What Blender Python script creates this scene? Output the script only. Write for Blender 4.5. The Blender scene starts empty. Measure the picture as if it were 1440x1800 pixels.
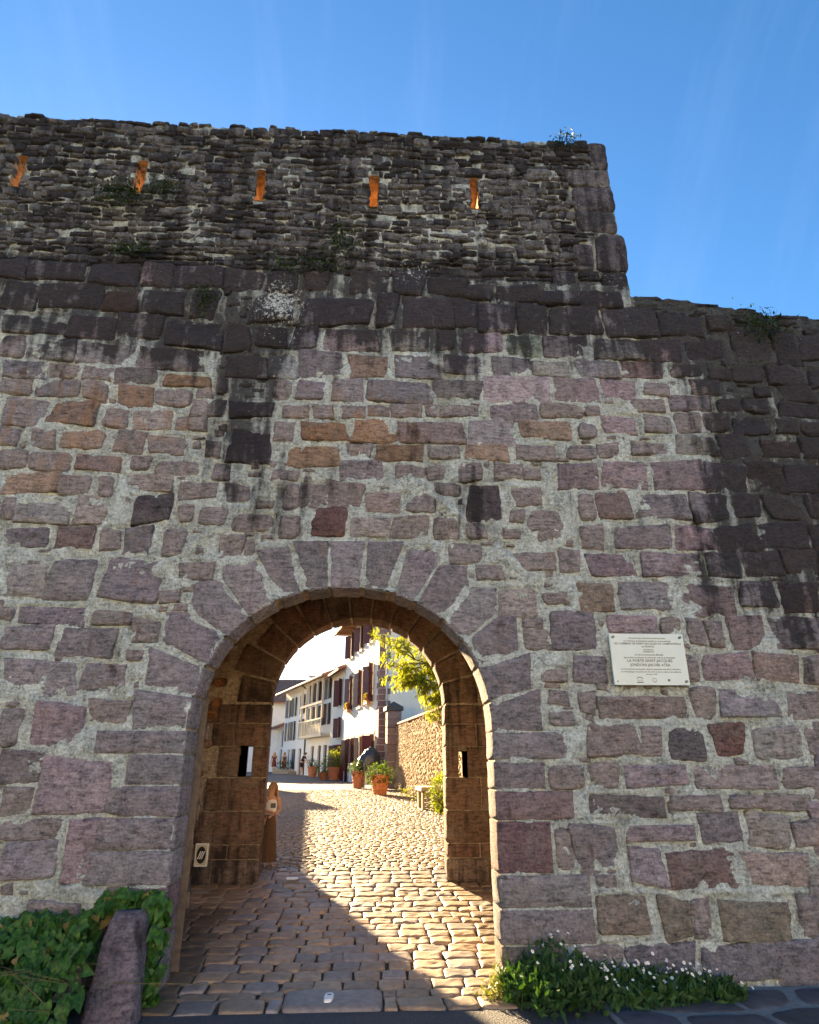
import bpy, bmesh, math, random
import numpy as np
from mathutils import Vector, Matrix

# ------------------------------------------------------------------ camera, sky, sun, exposure
scene = bpy.context.scene
COL = scene.collection
R = math.radians
cam_data = bpy.data.cameras.new('camera')
cam = bpy.data.objects.new('camera', cam_data); COL.objects.link(cam)
cam.location = (0.0, -6.1, 1.7)
cam.rotation_euler = (R(90 + 21.7), 0, R(-3.0))
cam_data.sensor_fit = 'HORIZONTAL'; cam_data.sensor_width = 36.0
cam_data.lens = 36.0 * 1114.0 / 1440.0
cam_data.clip_start = 0.05; cam_data.clip_end = 4000
scene.camera = cam

SUN_AZ = 22.0      # degrees left of the street axis (+Y)
SUN_EL = 14.0
world = bpy.data.worlds.new('World'); scene.world = world; world.use_nodes = True
wn = world.node_tree.nodes; wl = world.node_tree.links; wn.clear()
sky = wn.new('ShaderNodeTexSky'); sky.sky_type = 'NISHITA'; sky.sun_disc = False
sky.sun_elevation = R(SUN_EL); sky.sun_rotation = R(-SUN_AZ)
sky.altitude = 200; sky.air_density = 1.0; sky.dust_density = 0.6; sky.ozone_density = 3.0
tc = wn.new('ShaderNodeTexCoord'); mp = wn.new('ShaderNodeMapping')
mp.inputs['Scale'].default_value = (12.0, 1.7, 1.3); mp.inputs['Rotation'].default_value = (0.15, 0.1, 0.1)
nz = wn.new('ShaderNodeTexNoise'); nz.inputs['Scale'].default_value = 1.3; nz.inputs['Detail'].default_value = 9; nz.inputs['Roughness'].default_value = 0.62
rp = wn.new('ShaderNodeMapRange'); rp.inputs[1].default_value = 0.50; rp.inputs[2].default_value = 0.85
rp.inputs[3].default_value = 0.0; rp.inputs[4].default_value = 0.03
wmx = wn.new('ShaderNodeMix'); wmx.data_type = 'RGBA'; wmx.inputs[7].default_value = (5.5, 6.2, 7.2, 1)
hs = wn.new('ShaderNodeHueSaturation'); hs.inputs['Saturation'].default_value = 1.18; hs.inputs['Value'].default_value = 0.55
bg = wn.new('ShaderNodeBackground'); bg.inputs[1].default_value = 0.07
wo = wn.new('ShaderNodeOutputWorld')
wl.new(tc.outputs['Generated'], mp.inputs[0]); wl.new(mp.outputs[0], nz.inputs['Vector']); wl.new(nz.outputs[0], rp.inputs[0])
wl.new(rp.outputs[0], wmx.inputs[0]); wl.new(sky.outputs[0], wmx.inputs[6]); wl.new(wmx.outputs[2], hs.inputs['Color']); wl.new(hs.outputs[0], bg.inputs[0]); wl.new(bg.outputs[0], wo.inputs[0])

sun_data = bpy.data.lights.new('sun', 'SUN'); sun_data.energy = 5.0; sun_data.angle = R(0.55)
sun_data.color = (1.0, 0.72, 0.39)
sun = bpy.data.objects.new('sun', sun_data); COL.objects.link(sun)
sd = Vector((-math.sin(R(SUN_AZ)) * math.cos(R(SUN_EL)), math.cos(R(SUN_AZ)) * math.cos(R(SUN_EL)), math.sin(R(SUN_EL))))
sun.rotation_euler = sd.to_track_quat('Z', 'Y').to_euler(); sun.location = (-20, 60, 40)

scene.view_settings.view_transform = 'Standard'; scene.view_settings.look = 'None'
scene.view_settings.exposure = 3.32; scene.view_settings.gamma = 1.0; scene.view_settings.use_curve_mapping = False
scene.cycles.max_bounces = 8; scene.cycles.diffuse_bounces = 5; scene.cycles.transparent_max_bounces = 8

# ------------------------------------------------------------------ small tools
rng = np.random.default_rng(7)
random.seed(7)

def _h(ix, iy, iz):
    n = (ix.astype(np.int64) * 374761393 + iy.astype(np.int64) * 668265263 + iz.astype(np.int64) * 1274126177) & 0xffffffff
    n = ((n ^ (n >> 13)) * 1103515245) & 0xffffffff
    n = ((n ^ (n >> 16)) * 668265263) & 0xffffffff
    return ((n ^ (n >> 15)) & 0xffff) / 65535.0

def vnoise(P):
    P = np.asarray(P, float); I = np.floor(P).astype(np.int64); F = P - I; F = F * F * (3 - 2 * F)
    x, y, z = I[:, 0], I[:, 1], I[:, 2]; fx, fy, fz = F[:, 0], F[:, 1], F[:, 2]
    r = 0
    for dx in (0, 1):
        for dy in (0, 1):
            for dz in (0, 1):
                w = (fx if dx else 1 - fx) * (fy if dy else 1 - fy) * (fz if dz else 1 - fz)
                r = r + w * _h(x + dx, y + dy, z + dz)
    return r * 2 - 1

def fbm(P, scale, octs=4, gain=0.5):
    P = np.asarray(P, float) * scale; a, s, t = 1.0, 0.0, 0.0
    for k in range(octs):
        s = s + a * vnoise(P + 17.3 * k); t += a; a *= gain; P = P * 2.03
    return s / t

def sstep(a, b, x):
    t = np.clip((x - a) / (b - a), 0, 1); return t * t * (3 - 2 * t)

GY = [-400, 0, 4, 21, 59, 200, 1500]; GZ = [0, 0, 0.33, 0.62, 1.0, 2.2, 3.0]
def G(y): return float(np.interp(y, GY, GZ))      # the street climbs gently away from the gate

def mesh_np(name, V, quads=None, tris=None, smooth=True):
    me = bpy.data.meshes.new(name)
    V = np.asarray(V, np.float32)
    q = np.asarray(quads, np.int32).reshape(-1, 4) if quads is not None and len(quads) else np.zeros((0, 4), np.int32)
    t = np.asarray(tris, np.int32).reshape(-1, 3) if tris is not None and len(tris) else np.zeros((0, 3), np.int32)
    me.vertices.add(len(V)); me.vertices.foreach_set('co', V.ravel())
    nl = q.size + t.size; npl = len(q) + len(t)
    me.loops.add(nl); me.loops.foreach_set('vertex_index', np.concatenate([q.ravel(), t.ravel()]))
    me.polygons.add(npl)
    ls = np.concatenate([np.arange(len(q)) * 4, q.size + np.arange(len(t)) * 3]).astype(np.int32)
    me.polygons.foreach_set('loop_start', ls)
    if smooth: me.polygons.foreach_set('use_smooth', np.ones(npl, bool))
    me.update(calc_edges=True); me.validate()
    return me

def add_attr(me, data, name='stain'):
    a = me.attributes.new(name, 'FLOAT_COLOR', 'POINT')
    d = np.zeros((len(me.vertices), 4), np.float32); data = np.asarray(data); d[:, :data.shape[1]] = data
    a.data.foreach_set('color', d.ravel())

def link(name, me, mat=None, parent=None, loc=None, rot=None, color=None):
    o = bpy.data.objects.new(name, me); COL.objects.link(o)
    if mat is not None and me is not None and not me.materials: me.materials.append(mat)
    if parent is not None: o.parent = parent
    if loc is not None: o.location = loc
    if rot is not None: o.rotation_euler = rot
    if color is not None: o.color = (*color[:3], 1)
    return o

def thing(name, label, cat, loc=(0, 0, 0), rz=0.0, group=None):
    o = bpy.data.objects.new(name, None); COL.objects.link(o); o.empty_display_size = 0.2
    o.location = loc; o.rotation_euler = (0, 0, rz)
    return tag(o, label, cat, group)

def tag(o, label, cat, group=None, kind=None):
    o['label'] = label; o['category'] = cat
    if group: o['group'] = group
    if kind: o['kind'] = kind
    return o

class MB:
    """collects boxes, tubes and loose quads into one mesh"""
    def __init__(s): s.v = []; s.f = []
    def quad(s, a, b, c, d):
        n = len(s.v); s.v += [tuple(a), tuple(b), tuple(c), tuple(d)]; s.f.append((n, n + 1, n + 2, n + 3)); return s
    def poly(s, pts):
        n = len(s.v); s.v += [tuple(p) for p in pts]; s.f.append(tuple(range(n, n + len(pts)))); return s
    def box(s, x0, x1, y0, y1, z0, z1, M=None):
        n = len(s.v); P = [(x, y, z) for z in (z0, z1) for y in (y0, y1) for x in (x0, x1)]
        if M is not None: P = [tuple(M @ Vector(p)) for p in P]
        s.v += P
        for f in ((0, 2, 3, 1), (4, 5, 7, 6), (0, 1, 5, 4), (1, 3, 7, 5), (3, 2, 6, 7), (2, 0, 4, 6)): s.f.append(tuple(n + i for i in f))
        return s
    def tube(s, pts, rad, k=8, cap=True):
        pts = [Vector(p) for p in pts]; rad = rad if isinstance(rad, (list, tuple)) else [rad] * len(pts)
        n0 = len(s.v)
        for i, p in enumerate(pts):
            d = (pts[min(i + 1, len(pts) - 1)] - pts[max(i - 1, 0)])
            d = d.normalized() if d.length > 1e-9 else Vector((0, 0, 1))
            a = d.cross(Vector((0.3, 0.2, 1) if abs(d.z) < 0.9 else (1, 0.1, 0))).normalized(); b = d.cross(a)
            for j in range(k):
                t = 2 * math.pi * j / k; s.v.append(tuple(p + (a * math.cos(t) + b * math.sin(t)) * rad[i]))
        for i in range(len(pts) - 1):
            for j in range(k):
                a0 = n0 + i * k + j; a1 = n0 + i * k + (j + 1) % k
                s.f.append((a0, a1, a1 + k, a0 + k))
        if cap:
            s.f.append(tuple(n0 + j for j in range(k))[::-1]); s.f.append(tuple(n0 + (len(pts) - 1) * k + j for j in range(k)))
        return s
    def lathe(s, prof, k=20, c=(0, 0, 0)):
        n0 = len(s.v)
        for r, z in prof:
            for j in range(k):
                t = 2 * math.pi * j / k; s.v.append((c[0] + r * math.cos(t), c[1] + r * math.sin(t), c[2] + z))
        for i in range(len(prof) - 1):
            for j in range(k):
                a0 = n0 + i * k + j; a1 = n0 + i * k + (j + 1) % k; s.f.append((a0, a1, a1 + k, a0 + k))
        return s
    def build(s, name, mat, parent=None, smooth=False, bevel=0.0, **kw):
        me = bpy.data.meshes.new(name); me.from_pydata(s.v, [], s.f)
        bm = bmesh.new(); bm.from_mesh(me)
        bmesh.ops.recalc_face_normals(bm, faces=bm.faces)
        if bevel: bmesh.ops.bevel(bm, geom=list(bm.edges), offset=bevel, segments=1, affect='EDGES', clamp_overlap=True)
        bm.to_mesh(me); bm.free()
        if smooth: me.polygons.foreach_set('use_smooth', np.ones(len(me.polygons), bool))
        me.update()
        return link(name, me, mat, parent, **kw)

# ------------------------------------------------------------------ materials
class NT:
    def __init__(s, name):
        s.m = bpy.data.materials.new(name); s.m.use_nodes = True; s.t = s.m.node_tree; s.t.nodes.clear()
        s.out = s.n('ShaderNodeOutputMaterial')
    def n(s, typ, **kw):
        nd = s.t.nodes.new(typ)
        for k, v in kw.items(): setattr(nd, k, v)
        return nd
    def l(s, a, b): s.t.links.new(a, b)
    def setin(s, nd, i, v):
        if hasattr(v, 'is_linked') or isinstance(v, bpy.types.NodeSocket): s.l(v, nd.inputs[i])
        else: nd.inputs[i].default_value = v
    def math(s, op, a, b=0.0, c=None, clamp=False):
        nd = s.n('ShaderNodeMath', operation=op, use_clamp=clamp); s.setin(nd, 0, a); s.setin(nd, 1, b)
        if c is not None: s.setin(nd, 2, c)
        return nd.outputs[0]
    def mix(s, f, a, b, typ='MIX'):
        nd = s.n('ShaderNodeMix', data_type='RGBA', blend_type=typ); s.setin(nd, 0, f)
        s.setin(nd, 6, a if not isinstance(a, tuple) else (*a[:3], 1)); s.setin(nd, 7, b if not isinstance(b, tuple) else (*b[:3], 1))
        return nd.outputs[2]
    def pos(s): return s.n('ShaderNodeNewGeometry').outputs['Position']
    def mapped(s, vec, scale=(1, 1, 1), rot=(0, 0, 0)):
        nd = s.n('ShaderNodeMapping'); s.l(vec, nd.inputs[0]); nd.inputs['Scale'].default_value = scale; nd.inputs['Rotation'].default_value = rot; return nd.outputs[0]
    def noise(s, vec, scale, detail=4, rough=0.55):
        nd = s.n('ShaderNodeTexNoise'); s.l(vec, nd.inputs['Vector']); nd.inputs['Scale'].default_value = scale
        nd.inputs['Detail'].default_value = detail; nd.inputs['Roughness'].default_value = rough; return nd.outputs[0]
    def voro(s, vec, scale, feature='F1', out=0):
        nd = s.n('ShaderNodeTexVoronoi', feature=feature); s.l(vec, nd.inputs['Vector']); nd.inputs['Scale'].default_value = scale; return nd.outputs[out]
    def bump(s, h, strength=0.5, dist=0.02, prev=None):
        nd = s.n('ShaderNodeBump'); s.l(h, nd.inputs['Height']); nd.inputs['Strength'].default_value = strength; nd.inputs['Distance'].default_value = dist
        if prev is not None: s.l(prev, nd.inputs['Normal'])
        return nd.outputs[0]
    def done(s, col, rough=0.85, nrm=None, spec=0.3, metal=0.0):
        b = s.n('ShaderNodeBsdfPrincipled'); s.setin(b, 'Base Color', (*col[:3], 1) if isinstance(col, tuple) else col)
        s.setin(b, 'Roughness', rough); b.inputs['Specular IOR Level'].default_value = spec; b.inputs['Metallic'].default_value = metal
        if nrm is not None: s.l(nrm, b.inputs['Normal'])
        s.l(b.outputs[0], s.out.inputs[0]); return s.m

def masonry(name, const=None, grit=1.0, layer=1.0):
    """weathered sandstone or lime mortar; soot, orange algae and pale lichen come from the 'stain' attribute of the piece"""
    s = NT(name); p = s.pos()
    n1 = s.noise(p, 7, 6, 0.6); n2 = s.noise(p, 48, 5, 0.65); n3 = s.noise(p, 1.7, 3); n4 = s.noise(p, 130, 3, 0.6)
    base = s.n('ShaderNodeObjectInfo').outputs['Color'] if const is None else None
    if base is None:
        rgb = s.n('ShaderNodeRGB'); rgb.outputs[0].default_value = (*const, 1); base = rgb.outputs[0]
    n5 = s.noise(p, 26, 4, 0.7)
    lay = s.noise(s.mapped(p, (11, 11, 40), (0.1, 0.14, 0)), 1.0, 6, 0.68)
    cd = lambda nn, kk: s.math('MULTIPLY', s.math('SUBTRACT', nn, 0.5), kk)
    k = s.math('ADD', s.math('ADD', cd(n1, 1.5), cd(n2, 1.7 * grit)), s.math('ADD', s.math('ADD', cd(n5, 1.2 * grit), cd(lay, 2.2 * layer)), 1.0))
    k = s.math('MAXIMUM', k, 0.22)
    g = s.n('ShaderNodeCombineColor'); s.l(k, g.inputs[0]); s.l(k, g.inputs[1]); s.l(k, g.inputs[2])
    col = s.mix(1.0, base, g.outputs[0], 'MULTIPLY')
    if const is None:
        fk = s.math('MULTIPLY', s.math('SUBTRACT', s.noise(s.mapped(p, (1, 1, 1.8)), 12, 5, 0.7), 0.54), 7.0, clamp=True)
        col = s.mix(s.math('MULTIPLY', fk, 0.45), col, s.mix(1.0, col, (1.5, 1.42, 1.42), 'MULTIPLY'))
        hv = s.math('MULTIPLY', s.math('SUBTRACT', s.noise(p, 3.5, 4), 0.42), 3.0, clamp=True)
        col = s.mix(s.math('MULTIPLY', hv, 0.5), col, s.mix(1.0, col, (1.08, 0.92, 0.88), 'MULTIPLY'))
        cr = s.math('MULTIPLY', s.math('SUBTRACT', 0.455, s.noise(s.mapped(p, (5, 5, 22), (0.1, 0.2, 0)), 1.6, 6, 0.7)), 7.0, clamp=True)
        col = s.mix(s.math('MULTIPLY', cr, 0.72), col, (0.035, 0.028, 0.028))
    else:
        dn = s.math('MULTIPLY', s.math('SUBTRACT', s.noise(p, 2.2, 5, 0.65), 0.45), 4.0, clamp=True)
        col = s.mix(s.math('MULTIPLY', dn, 0.75), col, s.mix(1.0, col, (0.58, 0.55, 0.49), 'MULTIPLY'))
        pit = s.math('MULTIPLY', s.math('SUBTRACT', 0.40, s.noise(p, 19, 6, 0.72)), 8.0, clamp=True)
        col = s.mix(s.math('MULTIPLY', pit, 0.75), col, (0.05, 0.045, 0.038))
        cs = s.math('MULTIPLY', s.math('SUBTRACT', s.noise(p, 14, 5, 0.7), 0.58), 6.0, clamp=True)
        cs = s.math('MULTIPLY', cs, s.math('MULTIPLY', s.math('SUBTRACT', s.noise(p, 1.3, 4), 0.42), 5.0, clamp=True))
        col = s.mix(s.math('MULTIPLY', cs, 0.8), col, (0.66, 0.68, 0.63))
    a = s.n('ShaderNodeAttribute', attribute_name='stain'); sp = s.n('ShaderNodeSeparateColor'); s.l(a.outputs['Color'], sp.inputs[0])
    w = s.math('ADD', s.math('MULTIPLY', s.math('SUBTRACT', n1, 0.5), 1.5), s.math('MULTIPLY', s.math('SUBTRACT', n2, 0.5), 0.9))
    film = s.math('MULTIPLY', s.math('SUBTRACT', s.math('ADD', s.noise(p, 2.6, 5, 0.65), s.math('MULTIPLY', s.math('SUBTRACT', n2, 0.5), 0.5)), 0.50), 4.0, clamp=True)
    col = s.mix(s.math('MULTIPLY', film, 0.42 if const is None else 0.36), col, s.mix(n5, (0.13, 0.135, 0.12), (0.40, 0.41, 0.37)))
    if const is None:
        em = s.math('MULTIPLY', s.math('SUBTRACT', s.math('ADD', a.outputs['Alpha'], s.math('MULTIPLY', s.math('SUBTRACT', s.noise(p, 16, 5, 0.7), 0.5), 2.6)), 0.95), 5.0, clamp=True)
        col = s.mix(s.math('MULTIPLY', em, 0.85), col, s.mix(n5, (0.20, 0.22, 0.20), (0.52, 0.57, 0.53)))
    strk = s.noise(s.mapped(p, (7, 7, 0.55)), 1.0, 5, 0.6)
    w3 = s.math('ADD', s.math('ADD', w, s.math('MULTIPLY', s.math('SUBTRACT', strk, 0.5), 2.3)), s.math('MULTIPLY', s.math('SUBTRACT', n3, 0.5), 0.8))
    mo = s.math('MULTIPLY', s.math('SUBTRACT', s.math('ADD', sp.outputs[1], w3), 0.45), 2.5, clamp=True)
    mo = s.math('MULTIPLY', mo, 0.62)
    col = s.mix(mo, col, s.mix(n1, (0.30, 0.15, 0.07), (0.42, 0.27, 0.16)))
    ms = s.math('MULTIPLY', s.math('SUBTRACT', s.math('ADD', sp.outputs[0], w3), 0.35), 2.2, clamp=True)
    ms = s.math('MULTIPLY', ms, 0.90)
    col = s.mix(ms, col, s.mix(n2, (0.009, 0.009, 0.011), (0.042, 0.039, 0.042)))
    ml = s.math('MULTIPLY', s.math('SUBTRACT', s.math('ADD', sp.outputs[2], s.math('MULTIPLY', s.math('SUBTRACT', s.noise(p, 24, 6, 0.75), 0.5), 3.0)), 0.85), 5.0, clamp=True)
    col = s.mix(ml, col, (0.55, 0.58, 0.55))
    nrm = s.bump(lay, 0.9 * layer, 0.035)
    nrm = s.bump(n5, 0.7 * grit, 0.03, s.bump(n2, 0.7 * grit, 0.015, nrm)); nrm = s.bump(n4, 0.5 * grit, 0.004, nrm)
    return s.done(col, 0.9, nrm, 0.2)

def plain(name, c, rough=0.8, var=0.25, scale=8, bump=0.2, bdist=0.01, spec=0.3, metal=0.0, c2=None, objcol=False):
    s = NT(name); p = s.pos(); n1 = s.noise(p, scale, 5, 0.6); n2 = s.noise(p, scale * 6, 4)
    if objcol: base = s.n('ShaderNodeObjectInfo').outputs['Color']; lo = base; 
    f = s.math('ADD', s.math('MULTIPLY', n1, 0.7), s.math('MULTIPLY', n2, 0.3))
    f = s.math('MULTIPLY', s.math('SUBTRACT', f, 0.3), 2.5, clamp=True)
    if objcol:
        kk = s.math('ADD', 1 - var, s.math('MULTIPLY', f, 2 * var)); g = s.n('ShaderNodeCombineColor')
        for i in range(3): s.l(kk, g.inputs[i])
        col = s.mix(1.0, base, g.outputs[0], 'MULTIPLY')
    else:
        a = tuple(x * (1 - var) for x in c); b = tuple(min(1, x * (1 + var)) for x in (c2 or c)); col = s.mix(f, a, b)
    return s.done(col, rough, s.bump(n2, bump, bdist) if bump else None, spec, metal)

def leafmat(name, c1, c2, trans=0.45, seed_scale=9):
    s = NT(name); p = s.pos(); n = s.noise(p, seed_scale, 3); f = s.math('MULTIPLY', s.math('SUBTRACT', n, 0.3), 2.5, clamp=True)
    col = s.mix(f, c1, c2)
    d = s.n('ShaderNodeBsdfPrincipled'); s.l(col, d.inputs['Base Color']); d.inputs['Roughness'].default_value = 0.5; d.inputs['Specular IOR Level'].default_value = 0.3
    t = s.n('ShaderNodeBsdfTranslucent'); tcx = s.mix(1.0, col, (1.25, 1.2, 0.45), 'MULTIPLY'); s.l(tcx, t.inputs[0])
    m = s.n('ShaderNodeMixShader'); m.inputs[0].default_value = trans; s.l(d.outputs[0], m.inputs[1]); s.l(t.outputs[0], m.inputs[2])
    s.l(m.outputs[0], s.out.inputs[0]); return s.m

M = {}
M['stone'] = masonry('mauve_sandstone')
M['mortar'] = masonry('lime_mortar', (0.50, 0.56, 0.525), 1.3, 0.6)
M['rubble'] = masonry('rubble_stone', (0.155, 0.152, 0.155), 1.2, 1.2)
M['inner_mortar'] = masonry('old_inner_mortar', (0.46, 0.38, 0.28), 1.3, 0.8)
M['core'] = masonry('wall_core', (0.30, 0.22, 0.17), 1.0, 1.0)
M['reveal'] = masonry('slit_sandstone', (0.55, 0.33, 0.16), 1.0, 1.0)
M['sett'] = plain('street_sett', (0.2, 0.16, 0.13), 0.62, 0.35, 14, 0.5, 0.006, 0.4, objcol=True)
M['setts_far'] = plain('small_setts', (0.14, 0.098, 0.060), 0.65, 0.45, 9, 0.5, 0.006, 0.4)
M['joint'] = plain('joint_earth', (0.075, 0.062, 0.05), 0.95, 0.4, 30, 0.6, 0.01)
M['flag'] = plain('dark_flagstone', (0.07, 0.068, 0.075), 0.7, 0.4, 10, 0.4, 0.006, objcol=True)
M['flag_joint'] = plain('pale_joint', (0.20, 0.205, 0.2), 0.9, 0.3, 20, 0.5, 0.006)
M['render'] = plain('white_render', (0.74, 0.69, 0.59), 0.9, 0.06, 2.5, 0.15, 0.01)
M['render_blue'] = plain('pale_render', (0.70, 0.71, 0.70), 0.9, 0.06, 2.5, 0.15, 0.01)
M['render_orange'] = plain('orange_render', (0.55, 0.30, 0.16), 0.9, 0.12, 2.5, 0.15, 0.01)
M['quoin'] = plain('quoin_sandstone', (.2, .12, .1), 0.85, 0.35, 12, 0.4, 0.01, objcol=True)
M['shutter'] = plain('maroon_paint', (0.105, 0.028, 0.025), 0.5, 0.2, 10, 0.15, 0.004)
M['shutter_grey'] = plain('grey_paint', (0.10, 0.11, 0.12), 0.5, 0.2, 10, 0.15, 0.004)
M['frame'] = plain('window_white_paint', (0.62, 0.60, 0.55), 0.5, 0.08, 10, 0.1, 0.002)
M['timber'] = plain('dark_timber', (0.085, 0.05, 0.035), 0.7, 0.3, 14, 0.3, 0.005)
M['eave'] = plain('eave_boards', (0.30, 0.17, 0.09), 0.7, 0.25, 12, 0.3, 0.005)
M['cream'] = plain('cream_painted_wood', (0.60, 0.52, 0.38), 0.6, 0.15, 10, 0.15, 0.003)
M['tile'] = plain('roof_tile', (0.26, 0.13, 0.08), 0.85, 0.35, 6, 0.4, 0.01)
M['zinc'] = plain('zinc_pipe', (0.30, 0.31, 0.33), 0.4, 0.15, 8, 0.1, 0.002, 0.5, 0.6)
M['black_metal'] = plain('black_metal', (0.025, 0.025, 0.028), 0.45, 0.2, 10, 0.1, 0.002, 0.5)
M['terracotta'] = plain('terracotta', (0.50, 0.19, 0.085), 0.75, 0.15, 12, 0.15, 0.003)
M['soil'] = plain('potting_soil', (0.035, 0.025, 0.018), 0.95, 0.4, 30, 0.5, 0.01)
M['bark'] = plain('bark', (0.11, 0.08, 0.055), 0.9, 0.35, 18, 0.7, 0.01)
M['ivy'] = leafmat('bindweed_leaf', (0.012, 0.05, 0.010), (0.08, 0.20, 0.03), 0.3, 26)
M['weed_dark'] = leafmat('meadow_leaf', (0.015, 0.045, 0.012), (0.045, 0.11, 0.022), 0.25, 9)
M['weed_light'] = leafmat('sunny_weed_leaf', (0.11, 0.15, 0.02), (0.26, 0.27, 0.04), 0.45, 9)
M['tree_leaf'] = leafmat('tree_leaf', (0.13, 0.18, 0.02), (0.32, 0.33, 0.035), 0.6, 3)
M['shrub_leaf'] = leafmat('shrub_leaf', (0.09, 0.15, 0.02), (0.24, 0.27, 0.03), 0.5, 4)
M['dark_leaf'] = leafmat('pot_leaf', (0.03, 0.075, 0.012), (0.11, 0.17, 0.025), 0.4, 6)
M['moss'] = leafmat('wall_plant_leaf', (0.02, 0.05, 0.014), (0.06, 0.10, 0.02), 0.25, 9)
M['dead_leaf'] = leafmat('yellowed_leaf', (0.16, 0.13, 0.03), (0.26, 0.2, 0.06), 0.25, 20)
M['stem'] = plain('plant_stem', (0.14, 0.12, 0.05), 0.8, 0.3, 20, 0.2, 0.002)
M['petal'] = plain('white_petal', (0.82, 0.82, 0.80), 0.6, 0.05, 20, 0)
M['yolk'] = plain('yellow_disc', (0.75, 0.5, 0.05), 0.7, 0.1, 20, 0)
M['flower_orange'] = plain('orange_flower', (0.72, 0.22, 0.08), 0.6, 0.2, 20, 0)
M['door_wood'] = plain('weathered_oak', (0.15, 0.105, 0.07), 0.75, 0.4, 16, 0.6, 0.006)
M['plaque'] = plain('pale_enamel', (0.60, 0.69, 0.65), 0.35, 0.04, 6, 0.03, 0.001, 0.5)
M['ink'] = plain('engraved_ink', (0.13, 0.15, 0.14), 0.6, 0.1, 30, 0)
M['screw'] = plain('screw_cap', (0.12, 0.16, 0.17), 0.3, 0.1, 20, 0, metal=0.6)
M['white'] = plain('white_plastic', (0.80, 0.79, 0.74), 0.5, 0.06, 12, 0.05, 0.001)
M['black'] = plain('black_plastic', (0.02, 0.02, 0.02), 0.5, 0.1, 12, 0.05, 0.001)
M['bag'] = plain('black_polythene', (0.035, 0.038, 0.042), 0.28, 0.3, 14, 0.35, 0.02, 0.6)
M['bin'] = plain('grey_bin', (0.22, 0.22, 0.21), 0.5, 0.15, 10, 0.05, 0.002)
M['skin'] = plain('skin', (0.48, 0.27, 0.18), 0.55, 0.08, 14, 0.05, 0.001)
M['hair_blond'] = plain('fair_hair', (0.42, 0.26, 0.12), 0.55, 0.25, 40, 0.4, 0.003)
M['hair_dark'] = plain('dark_hair', (0.035, 0.022, 0.016), 0.5, 0.25, 40, 0.4, 0.003)
M['top_white'] = plain('white_cotton', (0.74, 0.72, 0.68), 0.85, 0.06, 18, 0.15, 0.003)
M['print'] = plain('grey_print', (0.10, 0.11, 0.10), 0.85, 0.1, 18, 0)
M['skirt'] = plain('brown_skirt', (0.085, 0.05, 0.03), 0.85, 0.2, 18, 0.2, 0.004)
M['cloth_black'] = plain('black_cotton', (0.03, 0.026, 0.028), 0.85, 0.2, 18, 0.1, 0.003)
M['cloth_maroon'] = plain('maroon_cotton', (0.13, 0.035, 0.03), 0.85, 0.2, 18, 0.1, 0.003)
M['cloth_red'] = plain('rust_cotton', (0.36, 0.11, 0.06), 0.85, 0.2, 18, 0.1, 0.003)
M['glass'] = plain('window_glass', (0.035, 0.04, 0.045), 0.08, 0.1, 3, 0.0, spec=0.6)
s_ = NT('asphalt'); p_ = s_.pos(); v_ = s_.voro(p_, 75); nn = s_.noise(p_, 3, 4)
col_ = s_.mix(s_.math('MULTIPLY', v_, 1.3, clamp=True), (0.035, 0.037, 0.042), (0.105, 0.105, 0.11)); col_ = s_.mix(nn, col_, (0.05, 0.052, 0.058))
M['asphalt'] = s_.done(col_, 0.85, s_.bump(v_, 0.9, 0.008), 0.3)
s_ = NT('far_cobbles'); p_ = s_.mapped(s_.pos(), (1.0, 0.8, 1)); v_ = s_.voro(p_, 7.5, 'DISTANCE_TO_EDGE'); c_ = s_.voro(p_, 7.5, 'F1', 1); nn = s_.noise(p_, 2.0, 4)
hh = s_.math('MULTIPLY', v_, 5.0, clamp=True); cb = s_.mix(nn, (0.15, 0.13, 0.115), (0.24, 0.20, 0.17))
M['far_cobbles'] = s_.done(s_.mix(hh, (0.06, 0.05, 0.045), cb), 0.7, s_.bump(hh, 0.8, 0.02), 0.4)
s_ = NT('dry_ground'); p_ = s_.pos()
M['earth'] = s_.done(s_.mix(s_.noise(p_, 0.6, 6), (0.10, 0.09, 0.05), (0.07, 0.10, 0.035)), 0.95, s_.bump(s_.noise(p_, 20, 4), 0.5, 0.03))

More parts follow.
